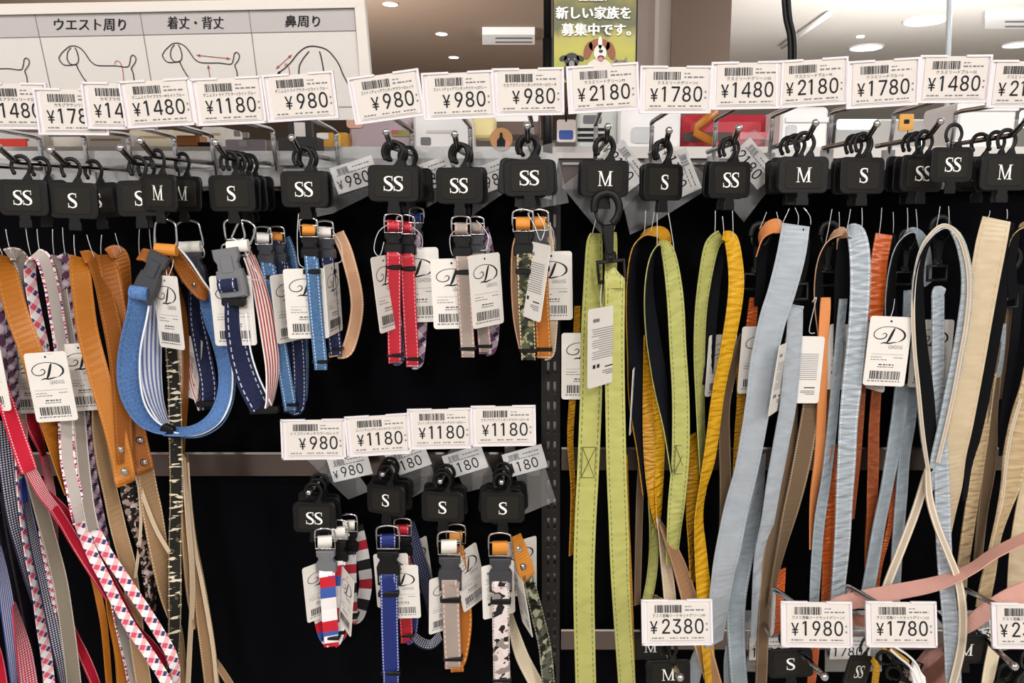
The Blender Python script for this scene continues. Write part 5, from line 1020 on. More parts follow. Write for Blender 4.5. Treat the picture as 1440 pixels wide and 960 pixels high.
L('orange peach leash loop behind the narrower pale blue leash', ('strap', 22, ('peach_edge', 'black_lining'), [(1158, 470, .898, -14), (1152, 420, .896, -12), (1153, 375, .895, -8), (1162, 345, .893, -3), (1175, 330, .892, 8), (1184, 328, .891, 14), (1182, 350, .892, 10)]),
  ('tail', 15, 'peach', [(1161, 418, .888, 12), (1160, 440, .887, 14), (1157, 490, .888, 13), (1156, 560, .89, 12), (1152, 640, .892, 13), (1144, 700, .896, 9), (1141, 770, .897, 4)]), ('tail', 16, 'rust', [(1166, 500, .897, 8), (1165, 560, .897, 11), (1160, 640, .897, 8)]),
  ('strap_side', 17, 'orange_satin', [(1173, 625, .889, 4), (1170, 660, .889, 11), (1167, 710, .889, 16), (1164, 760, .889, 16), (1163, 810, .889, 13), (1160, 860, .889, 10)]), hooks=[(1164, 338, .9, 84, 0)],
  threads=[((1170, 294, .88), (1160, 345, .893)), ((1180, 298, .88), (1180, 328, .891))])
L('bright orange satin leash loop between the pale blue leashes', ('strap', 24, 'orange_satin', [(1243, 329, .894, 22), (1236, 370, .891, 22), (1234, 410, .891, 21), (1231, 450, .892, 18)]), ('strap_back', 13, 'black_lining', [(1256, 330, .898, 8), (1254, 400, .899, 10), (1252, 470, .9, 9)]),
  ('tail', 15, 'rust', [(1233, 540, .9, 12), (1229, 600, .9, 14), (1228, 660, .9, 15), (1225, 720, .902, 12), (1221, 770, .902, 8), (1219, 830, .902, 4)]), ('tail', 12, 'rust', [(1212, 540, .903, 10), (1208, 600, .903, 11), (1203, 670, .903, 8), (1198, 730, .903, 5)]),
  threads=[((1240, 292, .89), (1236, 332, .893)), ((1256, 298, .89), (1256, 328, .898))])
L('black lined leash loop with silver edge just left of the big cream edged loop', ('strap', 24, ('grey_satin', 'black_lining'), [(1258, 480, .892, -20), (1253, 430, .89, -14), (1255, 380, .888, -8), (1264, 345, .886, -4), (1280, 326, .885, 6), (1294, 334, .885, 12), (1302, 360, .887, 12), (1304, 400, .89, 8)]),
  ('tail', 13, 'grey_satin', [(1276, 408, .895, 9), (1275, 440, .895, 9), (1272, 500, .896, 9)]), ('tail', 21, 'grey_satin', [(1268, 540, .894, 16), (1263, 590, .894, 18), (1255, 640, .894, 17), (1246, 690, .894, 15), (1236, 740, .895, 16), (1226, 800, .896, 17), (1216, 855, .897, 17)]),
  ('tail', 17, 'grey_satin', [(1284, 540, .897, 12), (1280, 590, .897, 14), (1272, 640, .897, 14), (1268, 690, .897, 15), (1264, 740, .898, 15), (1260, 800, .899, 14), (1258, 855, .9, 13)]),
  ('strap_side', 9, 'orange_satin', [(1262, 600, .904, 4), (1254, 700, .904, 7), (1251, 740, .904, 7), (1236, 800, .903, 6), (1230, 850, .903, 8)]), hooks=[(1274, 345, .897, 72, 0)],
  threads=[((1276, 292, .882), (1276, 328, .885)), ((1288, 294, .882), (1290, 328, .885))])
L('big leash loop with beaded cream edge and black lining, pale blue outside',
  ('strap', 27, ('blue_pucker', 'black_lining'), [(1312, 660, .868, -14), (1306, 610, .866, -20), (1301, 550, .865, -21), (1294, 490, .864, -18), (1291, 430, .863, -14), (1293, 380, .862, -9), (1304, 345, .861, -4), (1326, 321, .860, 5), (1346, 334, .860, 10), (1357, 370, .861, 12), (1359, 410, .862, 13), (1354, 455, .863, 14), (1347, 500, .864, 15), (1338, 550, .866, 17), (1328, 600, .867, 17), (1316, 650, .869, 15), (1310, 690, .870, 11)]),
  ('edge', 5, 'beige_web', [(1306, 665, .862), (1298, 610, .860), (1292, 550, .859), (1286, 490, .858), (1284, 430, .857), (1288, 380, .856), (1300, 342, .855), (1325, 317, .854), (1347, 330, .854), (1360, 368, .855), (1363, 410, .856), (1359, 455, .857), (1351, 500, .858), (1342, 550, .86), (1331, 600, .861), (1319, 650, .862)]),
  ('tail', 22, 'blue_pucker', [(1320, 412, .876, 16), (1319, 420, .872, 15), (1319, 480, .872, 15), (1319, 560, .8715, 15), (1323, 640, .8705, 18), (1325, 700, .869, 20), (1327, 760, .862, 20), (1331, 820, .85, 20), (1337, 880, .84, 21), (1341, 968, .832, 21)]),
  ('tail', 12, 'beige_web', [(1306, 655, .864, 6), (1301, 675, .866, 10), (1287, 720, .868, 11), (1268, 770, .869, 11), (1250, 815, .87, 11), (1238, 850, .872, 10)]),
  ('tail', 11, 'beige_web', [(1304, 660, .860, 6), (1307, 700, .858, 9), (1318, 740, .852, 9), (1334, 780, .846, 9), (1347, 815, .84, 10), (1354, 860, .834, 11), (1352, 910, .83, 12), (1338, 968, .826, 10)]),
  hooks=[(1320, 330, .876, 84, 2)], threads=[((1322, 290, .855), (1316, 322, .86)), ((1334, 290, .855), (1334, 322, .86))])
L('wide cream satin leash slanting down to the left, black lined',
  ('strap', 40, ('cream_satin', 'black_lining'), [(1401, 308, .873, 35), (1393, 345, .869, 38), (1383, 400, .868, 37), (1374, 450, .868, 37), (1366, 500, .868, 36), (1358, 550, .869, 34), (1349, 600, .87, 33), (1341, 640, .876, 32), (1338, 680, .880, 28), (1332, 720, .882, 22), (1326, 770, .884, 13)]),
  ('strap_back', 30, 'black_lining', [(1420, 315, .885, 10), (1413, 360, .889, 20), (1402, 430, .89, 22), (1390, 500, .891, 22), (1378, 570, .892, 20), (1364, 650, .894, 12), (1358, 700, .895, 7)]),
  threads=[((1392, 296, .874), (1386, 310, .875), 1), ((1416, 294, .874), (1416, 308, .875))])
L('beige satin leash behind the wide cream one', ('strap', 22, 'cream_old', [(1404, 470, .902, 6), (1396, 520, .9, 10), (1388, 560, .9, 14), (1380, 620, .9, 16), (1371, 680, .9, 15), (1362, 740, .9, 15), (1354, 800, .9, 14), (1352, 850, .9, 10)]), ('strap_back', 20, 'brown_web', [(1408, 480, .906, 8), (1400, 540, .905, 10), (1396, 580, .904, 12), (1392, 650, .904, 16), (1382, 720, .904, 12), (1374, 800, .904, 10)]),
  hooks=[(1420, 372, .9, 80, 3)])
L('beige twisted satin leash at the right edge', ('strap', 34, 'cream_old', [(1462, 470, .885, 22), (1450, 540, .88, 24), (1438, 590, .88, 30), (1428, 640, .879, 30), (1422, 680, .878, 24), (1411, 720, .877, 15), (1400, 760, .877, 11), (1390, 810, .876, 16), (1382, 850, .876, 16)]), ('edge', 4, 'beige_web', [(1436, 560, .876), (1422, 610, .875), (1414, 660, .874), (1410, 700, .873), (1400, 740, .872), (1388, 790, .872)]))
L('cream satin leash hanging at the right edge over the pink strap', ('strap', 28, 'cream_satin', [(1452, 660, .885, 20), (1442, 720, .885, 24), (1434, 780, .885, 26), (1430, 850, .885, 26)]))
L('black leash loop cut off by the right edge beside the cream leash', ('strap', 16, ('cream_old', 'black_lining'), [(1424, 420, .893, -12), (1422, 370, .892, -12), (1428, 335, .89, -8), (1440, 318, .889, 8), (1452, 322, .889, 12)]), ('strap_back', 12, 'black_lining', [(1434, 400, .9, 10), (1424, 500, .9, 10), (1412, 580, .9, 8), (1408, 640, .9, 5)]))
L('grey metallic strap hanging in the dark left of the cream twisted leash', ('strap', 10, 'grey_satin', [(1410, 455, .906, 8), (1408, 490, .906, 8), (1404, 530, .906, 5)]), ('strap_back', 22, 'brown_web', [(1424, 430, .91, 14), (1418, 490, .91, 16), (1410, 560, .91, 12)]))
# ---- pink belts and the crowded bottom right
L('pink leather strap crossing the bottom right behind the tags', ('strap', 26, 'pink_belt', [(1158, 866, .83, 12), (1175, 852, .83, 19), (1210, 842, .83, 21), (1260, 832, .832, 20), (1305, 823, .834, 19), (1340, 812, .838, 15), (1370, 797, .842, 13), (1400, 777, .846, 13), (1450, 752, .85, 14)]),
  ('strap_side', 22, 'pink_dark', [(1160, 850, .836, 6), (1190, 868, .836, 14), (1230, 872, .837, 14), (1300, 858, .838, 12)]), name='pink_strap')
L('pink leather strap curving up to the right edge', ('strap', 30, 'pink_belt', [(1452, 828, .852, 26), (1420, 842, .85, 26), (1390, 858, .847, 20), (1365, 876, .845, 18), (1345, 890, .845, 12)]), name='pink_strap')
t = thing('leather_pouch', 'rose pink leather pouch with brown sides at the bottom right', 'pouch', P(1330, 935, .85))
mb = MB(); q = [P(1262, 972, .87), P(1306, 916, .9), P(1346, 900, .9), P(1346, 926, .86), P(1304, 972, .84)]; mb.add([tuple(v) for v in q] + [(v.x, v.y + .012, v.z - .006) for v in q], [(0, 4, 3, 2, 1), (5, 6, 7, 8, 9), (0, 1, 6, 5), (1, 2, 7, 6), (2, 3, 8, 7), (3, 4, 9, 8), (4, 0, 5, 9)]); part('flap', mb, K['pink_belt'], t)
mb = MB(); q = [P(1304, 966, .845), P(1346, 926, .865), P(1350, 990, .865), P(1304, 1020, .845)]; mb.add([tuple(v) for v in q] + [(v.x, v.y + .02, v.z) for v in q], [(0, 3, 2, 1), (4, 5, 6, 7), (0, 1, 5, 4), (1, 2, 6, 5), (2, 3, 7, 6), (3, 0, 4, 7)]); part('side', mb, K['pink_dark'], t)
L('pale blue strap hanging below the 2380 tag', ('strap', 22, 'blue_satin', [(988, 905, .905, 10), (980, 930, .905, 18), (972, 968, .905, 18)]))
L('pale blue satin leash tail below the bottom rail strip', ('strap', 24, 'blue_satin', [(1030, 905, .9, 16), (1028, 935, .9, 20), (1030, 972, .9, 22)]))
L('orange satin strap hanging between the bottom tags', ('strap', 14, 'orange_satin', [(1146, 905, .93, 12), (1144, 930, .93, 12), (1140, 968, .93, 10)]))
L('yellow cord loop hanging beside the twisted SS hanger', ('strap', 9, 'yellow_bright', [(1226, 926, .845, 5), (1232, 936, .842, 8), (1231, 955, .842, 9), (1228, 975, .842, 9)]), name='cord_loop', cat='cord')
t = thing('harness_cord', 'yellow and white elastic cord lying over black clips at the bottom', 'cord', P(1245, 905, .80))
tube_to(t, 'yellow_cord', [(1240, 900, .81), (1246, 908, .80), (1260, 918, .80), (1276, 930, .805)], .003, 'yellow_bright'); tube_to(t, 'black_cord', [(1240, 892, .78), (1241, 900, .775), (1250, 912, .78), (1248, 900, .785)], .0016, 'black')
tube_to(t, 'white_cord', [(1244, 905, .795), (1262, 922, .79), (1282, 940, .79), (1296, 972, .79)], .0016, 'wplastic'); tube_to(t, 'white_cord', [(1256, 908, .795), (1278, 922, .79), (1292, 940, .79), (1300, 972, .79)], .0014, 'wplastic')
mb = MB(); mb.ball(P(1244, 906, .792), .0062, 12, 8); part('bead', mb, K['yellow_bright'], t)
mb = MB(); mb.ext([(a.x, a.z) for a in (P(1280, 925, .8), P(1296, 945, .8), P(1300, 975, .8), P(1284, 975, .8), P(1276, 940, .8))][::-1], .79, .795, None, 0, .001); part('tag_fastener', mb, K['wplastic'], t)
for i, (x, y, a, lb) in enumerate(((1250, 928, 70, 'black snap clip lying flat at the bottom, upper of the pile'), (1262, 950, 60, 'black snap clip at the bottom edge, lower of the pile'), (1410, 950, -20, 'black snap clip hanging at the bottom right corner'))):
    t = thing('snap_clip', lb, 'clip', P(x, y, .87)); snap_hook(t, x, y, .865 + i * .004, 62, a)
# ================================================================ HANG TAGS
HT = hang_tag
HT(72, 544, .848, 4, 'white hang tag with script initial at far left, in full view over plaid straps', cord=[(64, 478, .862), (65, 490, .852), (66, 498, .8475), (80, 492, .85), (80, 478, .862)])
HT(118, 530, .876, 4, 'white hang tag half hidden behind the orange tan leather handle')
HT(-22, 530, .846, 3, 'white hang tag cut off by the left edge')
HT(42, 535, .9, 2, 'white hang tag in shade behind the foremost one at far left')
HT(237, 439, .861, 1, 'narrow turned white hang tag in front of the open denim collar', .56, -1, sc=1.03, cord=[(238, 365, .87), (234, 376, .866), (236, 389, .861), (242, 376, .866), (244, 365, .87)])
HT(265, 515, .935, -10, 'white hang tag showing its back through the open denim collar', .62, -1, True, .95)
HT(328, 437, .8725, 1, 'white hang tag behind the navy denim collar', cord=[(344, 350, .87), (352, 370, .87), (366, 392, .872), (345, 392, .872)])
HT(408, 432, .905, 3, 'grey shaded hang tag left of the small denim collar tag', .8, 1)
HT(431, 427, .8755, 1, 'cream hang tag behind the small light blue denim collar', cord=[(420, 300, .874), (418, 330, .874), (420, 368, .874), (428, 376, .875)])
HT(469, 420, .8805, 1, 'hang tag turned nearly edge on right of the small denim collar', .34, 1, cord=[(468, 325, .878), (480, 345, .877), (481, 365, .876), (474, 370, .878)])
HT(544, 412, .864, 5, 'narrow turned hang tag left of the red collars', .5, 1, sc=1.05, cord=[(553, 312, .87), (533, 325, .868), (526, 350, .866), (534, 360, .864), (540, 340, .866)])
HT(588, 401, .8945, 2, 'hang tag behind the right red collar', 1.0, 1, sc=1.08, cord=[(578, 318, .885), (592, 330, .885), (594, 346, .89), (588, 348, .894)])
HT(637, 413, .8755, 1.5, 'cream hang tag behind the front taupe collar', cord=[(652, 318, .875), (634, 330, .874), (634, 352, .874), (640, 364, .875)])
HT(684, 408, .868, 3, 'white hang tag turned slightly, right of the taupe collars', .72, 1, sc=1.02, cord=[(670, 310, .874), (686, 330, .87), (684, 350, .868), (676, 352, .868)])
HT(751, 395, .862, -8, 'hang tag showing its back in front of the tan and camouflage collars', .5, -1, True, 1.06, cord=[(742, 300, .87), (752, 318, .866), (760, 338, .862), (766, 320, .866), (756, 300, .87)])
HT(776, 402, .896, 1, 'hang tag behind the tan collar beside the slotted post', cord=[(768, 308, .885), (778, 325, .887), (779, 345, .89)])
HT(452, 829, .9215, 2, 'hang tag behind the red white and blue banded collars', .95, 1, sc=.94)
HT(487, 845, .905, -6, 'hang tag turned nearly edge on over the banded collars', .34, -1, sc=.95)
HT(552, 816, .925, 2, 'hang tag left of the royal blue collar', sc=.93); HT(566, 832, .921, 1.5, 'hang tag with initial right of the royal blue collar', sc=.92)
HT(589, 797, .962, 6, 'dark shaded hang tag behind the navy dotted strap', .7, 1, sc=.9)
HT(626, 847, .922, -2, 'hang tag left of the taupe collar in the lower row', .9, 1, sc=.96)
HT(661, 811, .934, 11, 'tilted hang tag right of the taupe collar in the lower row', .7, 1, sc=.96)
HT(701, 829, .9225, 1, 'hang tag showing its back behind the white camouflage collar', .95, 1, True, .92)
HT(734, 797, .949, 0, 'hang tag behind the yellow leather tab', .85, 1, sc=.96)
HT(735, 847, .918, 9, 'hang tag turned nearly edge on beside the white camouflage collar', .3, -1, True, .96)
HT(847, 487, .846, 0, 'hang tag showing its care text in front of the lime green leash', .6, 1, True, 1.1, cord=[(846, 400, .86), (844, 420, .852), (846, 434, .846)])
HT(818, 515, .893, 0, 'hang tag half hidden left of the lime green leash')
HT(768, 400, .93, 0, 'plain hang tag edge behind the tan collar tag', .8, 1, sc=.9)
HT(1014, 513, .897, -2, 'hang tag behind the yellow limb of the green loop', .75, 1, sc=.92)
HT(1066, 506, .893, -2, 'hang tag behind the wide pale blue leash', .9, 1, sc=1.0)
HT(1128, 520, .884, -2, 'hang tag showing its care text right of the wide pale blue leash', .96, 1, True, cord=[(1142, 425, .886), (1148, 418, .886), (1143, 440, .885), (1138, 466, .884), (1146, 468, .884)])
HT(1096, 532, .87, -6, 'hang tag edge on against the wide pale blue leash', .26, 1, True, 1.03)
HT(1189, 502, .8945, -2, 'hang tag behind the narrower pale blue leash', .96, 1, True, .98)
HT(1248, 494, .862, -2.5, 'white hang tag with script initial in full view between orange and silver loops', cord=[(1258, 420, .88), (1256, 435, .87), (1250, 452, .8625)])
HT(1309, 497, .884, 0, 'hang tag seen through the big cream edged loop')
HT(891, 560, .9, -2, 'thin white hang tag edge left of the yellow loop', .12, 1)
HT(1224, 500, .9, 0, 'hang tag hidden behind the full view initial tag', .8, -1)

# box-and-cross stitching sewn on three straps (each belongs to its leash)
def box_stitch(key, px, py, Y, w, h, m, lean=0):
    o = [q for q in C.objects if q.parent is None and key in str(q.get('label', ''))][0]; mb = MB()
    c = [(px - w / 2 + lean, py - h / 2), (px + w / 2 + lean, py - h / 2), (px + w / 2 - lean, py + h / 2), (px - w / 2 - lean, py + h / 2)]
    for i, j in ((0, 1), (1, 2), (2, 3), (3, 0), (0, 2), (1, 3)): mb.tube([tuple(P(*c[i], Y)), tuple(P((c[i][0] + c[j][0]) / 2, (c[i][1] + c[j][1]) / 2, Y)), tuple(P(*c[j], Y))], .0004, 5)
    part('box_stitch', mb, K[m], o)
K['olive_thread'] = plain('olive_thread', '4a4f22', .7)
box_stitch('wide lime green satin', 827.5, 650, .8748, 19, 43, 'olive_thread', 1)
box_stitch('pale green leash loop', 957, 646, .8788, 16, 40, 'olive_thread', 1)
L('red white and blue banded strap folded at the left of the banded collars', ('strap', 17, 'tricolor', [(449, 812, .928, 12), (447, 840, .927, 15), (450, 870, .926, 15), (456, 895, .924, 13), (466, 906, .92, 10)]), name='collar_strap', cat='collar')
L('cream webbing strap hanging at bottom right below the pink leather strap', ('strap', 17, 'cream_plain', [(1402, 885, .885, 10), (1398, 910, .883, 15), (1392, 940, .882, 15), (1386, 972, .882, 12)]))
L('rust orange strap behind the bottom S hanger', ('strap', 15, 'orange_satin', [(1100, 800, .9, 8), (1096, 840, .9, 12), (1092, 890, .9, 12)]))
# ================================================================ THE SHOP BEHIND
def prism(name, quad, depth, m, par=None):
    """front quad (4 world points, counter-clockwise from lower front-left) pushed back by depth along y"""
    mb = MB(); q = [Vector(p) for p in quad]; d = Vector((0, depth, 0))
    mb.add([tuple(p) for p in q] + [tuple(p + d) for p in q], [(0, 1, 2, 3), (7, 6, 5, 4), (0, 4, 5, 1), (1, 5, 6, 2), (2, 6, 7, 3), (3, 7, 4, 0)])
    return mb
def pbox(x0, y0, x1, y1, Y, depth):
    a, b = P(x0, y1, Y), P(x1, y0, Y); mb = MB(); mb.box(a.x, b.x, Y, Y + depth, a.z, b.z); return mb
def pr(px, py, Y, W):                      # helper: rounded box front in px
    return P(px, py, Y)
# ---- size chart board, leaning its top edge towards the aisle
TL = rad(7); BN = Vector((0, -math.cos(TL), -math.sin(TL))); BO = P(300, 90, 1.07)
def onb(px, py, lift=0.0):
    d = P(px, py, 1.0) - Vector((0, 0, EYE)); e = Vector((0, 0, EYE)); t = (BO + BN * lift - e).dot(BN) / d.dot(BN); return e + d * t
K['board'] = plain('board_print_white', 'd2ccc6', .5); K['bframe'] = plain('board_frame_ivory', 'ddd6ce', .45); K['bhead'] = plain('header_band_grey', 'b6b0ae', .5)
bt = thing('size_chart_board', 'white framed dog size chart board with line drawings standing behind the rack', 'sign board', onb(200, 170))
def bpoly(name, pts, lift, m, par, depth=0.0):
    w = [onb(x, y, lift) for x, y in pts]; mb = MB(); n = len(w)
    if depth: mb.add([tuple(p) for p in w] + [tuple(p - BN * depth) for p in w], [tuple(range(n))] + [tuple(range(2 * n - 1, n - 1, -1))] + [(i, i + n, (i + 1) % n + n, (i + 1) % n) for i in range(n)])
    else: mb.add([tuple(p) for p in w], [tuple(range(n))])
    return part(name, mb, m, par)
bp = bpoly('board_face', [(-140, 176), (526, 168), (512, 0), (-165, 12)], 0, K['board'], bt, .012)
for q in ([(-165, 12), (512, 0), (511, -3), (-165, 8)][::-1], [(-165, 24), (499, 10.5), (512, 0), (-165, 12)], [(511, 168), (526, 168), (512, 0), (498.5, 10)]): bpoly('board_frame', q, .005, K['bframe'], bt, .005)
bpoly('header_band', [(-150, 56), (502, 43), (498, 11), (-160, 24)], .0004, K['bhead'], bp)
def bprint(draw, m, lift=.0008):
    mb = MB(); draw(mb); mb.v = [tuple(onb(x, -z, lift - y * .01)) for x, y, z in mb.v]; part('chart_print', mb, m, bp)
def pen(mb, pts, wd=1.5, n=6, k=.25, ox=0, oy=0): stroke(mb, [(x * k + ox, -(y * k + oy), wd) for x, y in pts], 0, n)
def grid(mb):
    for x0, y0, x1, y1 in ((-150, 23.5, 498, 10.5), (-150, 56, 502, 43), (48.5, 20, 72, 130), (196.5, 17, 215, 130), (349.5, 14, 364, 130), (498, 10.5, 511, 155), (395, 151, 511, 150)): stroke(mb, [(x0, -y0, .9), (x1, -y1, .9)], 0, 1)
bprint(grid, K['grey_ink'])
for body, x, y, wdt, sz in (('ウエスト周り', 126, 41.5, 101, 19), ('着丈・背丈', 274.5, 39, 79, 19), ('鼻周り', 425, 36.5, 49, 18)):
    def heads(mb):
        for o in (0, .35, .7): put_text(mb, body, x + o, -y - o * .4, sz, -o * .01, None, 0, wdt, 2)
    bprint(heads, K['ink'], .001)
DOG = [[(500, 475), (470, 440), (440, 390), (430, 365)], [(330, 325), (345, 300), (365, 280), (388, 262), (418, 258), (450, 270), (475, 295), (495, 325), (515, 350), (545, 367), (600, 370), (650, 370), (715, 376), (730, 350), (735, 320), (748, 310), (763, 325), (760, 350), (740, 380), (740, 390), (750, 420), (755, 475)],
       [(330, 325), (342, 350), (370, 367), (432, 362)], [(398, 268), (380, 295), (378, 335), (400, 362), (432, 357), (441, 330), (432, 290), (420, 268)]]
def dogs(mb):
    for ox, oy in ((0, 0), (145.5, -4), (-150, 4)):
        for s in DOG: pen(mb, s, 1.25, 6, .25, ox, oy)
    for s in ([(130, 430), (135, 405), (165, 380), (200, 345), (235, 300), (280, 266), (330, 260), (390, 275), (430, 310), (465, 360), (490, 420), (520, 475)], [(298, 288), (265, 330), (243, 375), (240, 440)], [(357, 288), (370, 340), (380, 400), (384, 440)]): pen(mb, s, 1.5, 6, .25, 360, 0)
    pen(mb, [(122, 440), (126, 412), (136, 404)], 3, 5, .25, 360, 0)
bprint(dogs, K['ink'], .001)
def reds(mb):
    def arrow(x0, y0, x1, y1, both=True):
        pen(mb, [(x0, y0), (x1, y1)], .9, 1); a = math.atan2(y1 - y0, x1 - x0)
        for x, y, s in ((x1, y1, 1),) + (((x0, y0, -1),) if both else ()):
            q = [(x, y)] + [(x - s * 22 * math.cos(a + da), y - s * 22 * math.sin(a + da)) for da in (.4, -.4)]
            mb.flat([(p[0] * .25, -p[1] * .25) for p in q])
    arrow(1105, 310, 1295, 330); arrow(1183, 455, 1170, 365, False); arrow(1552, 387, 1640, 308)
    pen(mb, [(648, 362), (646, 350), (656, 342), (675, 352), (690, 395), (696, 470)], .9); pen(mb, [(1600, 372), (1610, 358), (1622, 376), (1632, 430)], .9)
bprint(reds, K['red_ink'], .001)
mb = pbox(392, 193, 446, 213, 1.075, .03); cl = part('clamp_block', mb, K['black'], bt)
for x in (409, 433): part('clamp_post', pbox(x - 3, 168, x + 4, 195, 1.08, .012), K['black'], cl)
part('clamp_sleeve', pbox(414, 172, 429, 192, 1.08, .012), K['steel'], cl)
# ---- poster of puppies on the pole
PY = 1.03
K['poster'] = None
nt = NT('poster_print'); u, v = nt.uv(); nz = nt.noise(nt.vec(nt.m('MULTIPLY', u, 1.2), v), 3.0, 2.0)
f = nt.m('ADD', v, nt.m('MULTIPLY', nt.m('SUBTRACT', nz, .5), .35)); rp = nt.n('ShaderNodeValToRGB'); nt.link(f, rp.inputs[0])
cr_ = rp.color_ramp; cr_.elements[0].position = .0; cr_.elements[0].color = srgb('8d9a3e'); cr_.elements[1].position = 1; cr_.elements[1].color = srgb('a88f4a')
for p_, c_ in ((.34, 'b4ae4c'), (.47, 'a8a055'), (.56, '5f6140'), (.75, '66683f'), (.88, '97843f')): e = cr_.elements.new(p_); e.color = srgb(c_)
nt.link(rp.outputs[0], nt.b.inputs['Base Color']); nt.b.inputs['Roughness'].default_value = .5; K['poster'] = nt.mat
po = thing('puppy_poster', 'green poster of a brown and white dog and two small pets, white lettering', 'poster', P(838, 60, PY))
a, b = P(777, 118, PY), P(898, -30, PY); mb = MB(); mb.box(a.x, b.x, PY, PY + .004, a.z, b.z); part('poster_backing', mb, K['black'], po)
a2, b2 = P(779, 116, PY), P(895.5, -28, PY); mb = MB(); mb.rect(a2.x, b2.x, a2.z, b2.z, PY - .0005); sheet = part('printed_sheet', mb, K['poster'], po)
def pprint(polys, m, nm='pet_print', lift=.001):
    mb = MB()
    for pts in polys:
        w = [P(x, y, PY - lift) for x, y in pts]; out = [(p.x, p.z) for p in w]
        ar = sum(out[i][0] * out[(i + 1) % len(out)][1] - out[(i + 1) % len(out)][0] * out[i][1] for i in range(len(out)))
        mb.flat(out if ar > 0 else out[::-1], PY - lift)
    return part(nm, mb, m, sheet)
def el(cx, cy, rx, ry, n=18, a=0): return [(cx + rx * math.cos(2 * math.pi * i / n) * math.cos(a) - ry * math.sin(2 * math.pi * i / n) * math.sin(a), cy + rx * math.cos(2 * math.pi * i / n) * math.sin(a) + ry * math.sin(2 * math.pi * i / n) * math.cos(a)) for i in range(n)]
C_ = lambda h: plain('print_' + h, h, .5)
pprint([el(804, 102, 12, 16), el(804, 84, 11, 10), el(792, 82, 6, 4, 12, -.5), el(816, 82, 6, 4, 12, .5)], C_('2a2826'))
pprint([el(804, 90, 4, 5), el(800, 83, 1.2, 1.5), el(808, 83, 1.2, 1.5)], C_('8a8684'), lift=.0014)
pprint([el(843, 100, 20, 18)], C_('d9cfc4')); pprint([el(827, 71, 6, 13, 16, .25), el(859, 71, 6, 13, 16, -.25), el(843, 64, 15, 10)], C_('8a4d2c'), lift=.0014)
pprint([el(844, 74, 9, 11), el(844, 60, 3, 9)], C_('e6dcd2'), lift=.0018); pprint([el(845, 72, 3, 2.4), el(836.5, 66, 1.3, 1.4), el(851.5, 66, 1.3, 1.4)], C_('1f1a18'), lift=.0022)
pprint([el(845, 81, 5, 3.5)], C_('5a2a28'), lift=.002); pprint([el(845, 83, 3.2, 3)], C_('c9737a'), lift=.0023)
pprint([el(872, 98, 13, 14), [(862, 88), (864, 79), (869, 86)], [(876, 86), (881, 79), (883, 89)]], C_('84786c')); pprint([el(867, 90, 1.3, 1.3), el(876, 90, 1.3, 1.3), el(872, 95, 1.5, 1.2)], C_('2a2523'), lift=.0014)
mb = MB(); k = MPP(838, 30, PY)
for body, x, y, wd in (('新しい家族を', 834, 25.5, 104), ('募集中です。', 838, 49, 97), ('家族を募集中', 834, 1, 40)):
    for dx, dy in ((0, 0), (.6, 0), (0, .6), (.6, .6), (-.5, .2), (1.0, .3)):
        p = P(x + dx, y + dy, PY); put_text(mb, body, p.x, p.z, (17.5 if wd > 60 else 8) * k, PY - .0028 - dx * .0001 - dy * .0002, None, 0, wd * k, 2)
part('poster_lettering', mb, K['white_ink'], sheet)
# ---- ceiling lamps and units
def onc(px, py, z):
    d = P(px, py, 1.0) - Vector((0, 0, EYE)); return Vector((0, 0, EYE)) + d * ((z - EYE) / d.z)
K['lamp'] = plain('lit_lamp_disc', 'fffaf2', .5, emit=9); K['lamp_cool'] = plain('lit_cool_lamp_disc', 'f2f8ff', .5, emit=9)
for i, (px, py, wd, z, cool, lb) in enumerate(((549, 5, 17, CEIL - .06, 0, 'round ceiling downlight at the top edge above the chart board corner'), (621, 47, 14, CEIL - .06, 0, 'round ceiling downlight left of the air conditioner'), (638, 80, 12.5, CEIL - .06, 0, 'round ceiling downlight below the air conditioner'), (650, 105, 10, CEIL - .06, 0, 'small round downlight just above a 980 price tag'),
        (1301, 28, 43, CEIL, 1, 'large bright cool downlight in the white ceiling, nearest'), (1218, 66, 36, CEIL, 1, 'cool downlight in the white ceiling above the 1780 tag'), (1432, 62, 30, CEIL, 1, 'cool downlight at the right edge of the white ceiling'), (928, 96, 11, CEIL - .06, 0, 'small downlight between the poster and the brown column'), (1210, 51, 9, CEIL, 1, 'tiny ceiling fitting above the cool downlight'))):
    c = onc(px, py, z); dist = (c - cam.location).length; r = wd / 2 / F * dist
    t = thing('ceiling_downlight', lb, 'ceiling light', c, 'round ceiling downlights')
    mb = MB(); n = 24; mb.tube([(c.x + r * 1.08 * math.cos(2 * math.pi * k / n), c.y + r * 1.08 * math.sin(2 * math.pi * k / n), c.z - .004) for k in range(n)], r * .09, 6, None, 0, True); part('trim_ring', mb, K['wplastic'], t)
    mb = MB(); mb.add([(c.x + r * math.cos(2 * math.pi * k / n), c.y - r * math.sin(2 * math.pi * k / n), c.z - .006) for k in range(n)], [tuple(range(n))]); part('lit_disc', mb, K['lamp_cool' if cool else 'lamp'], t)
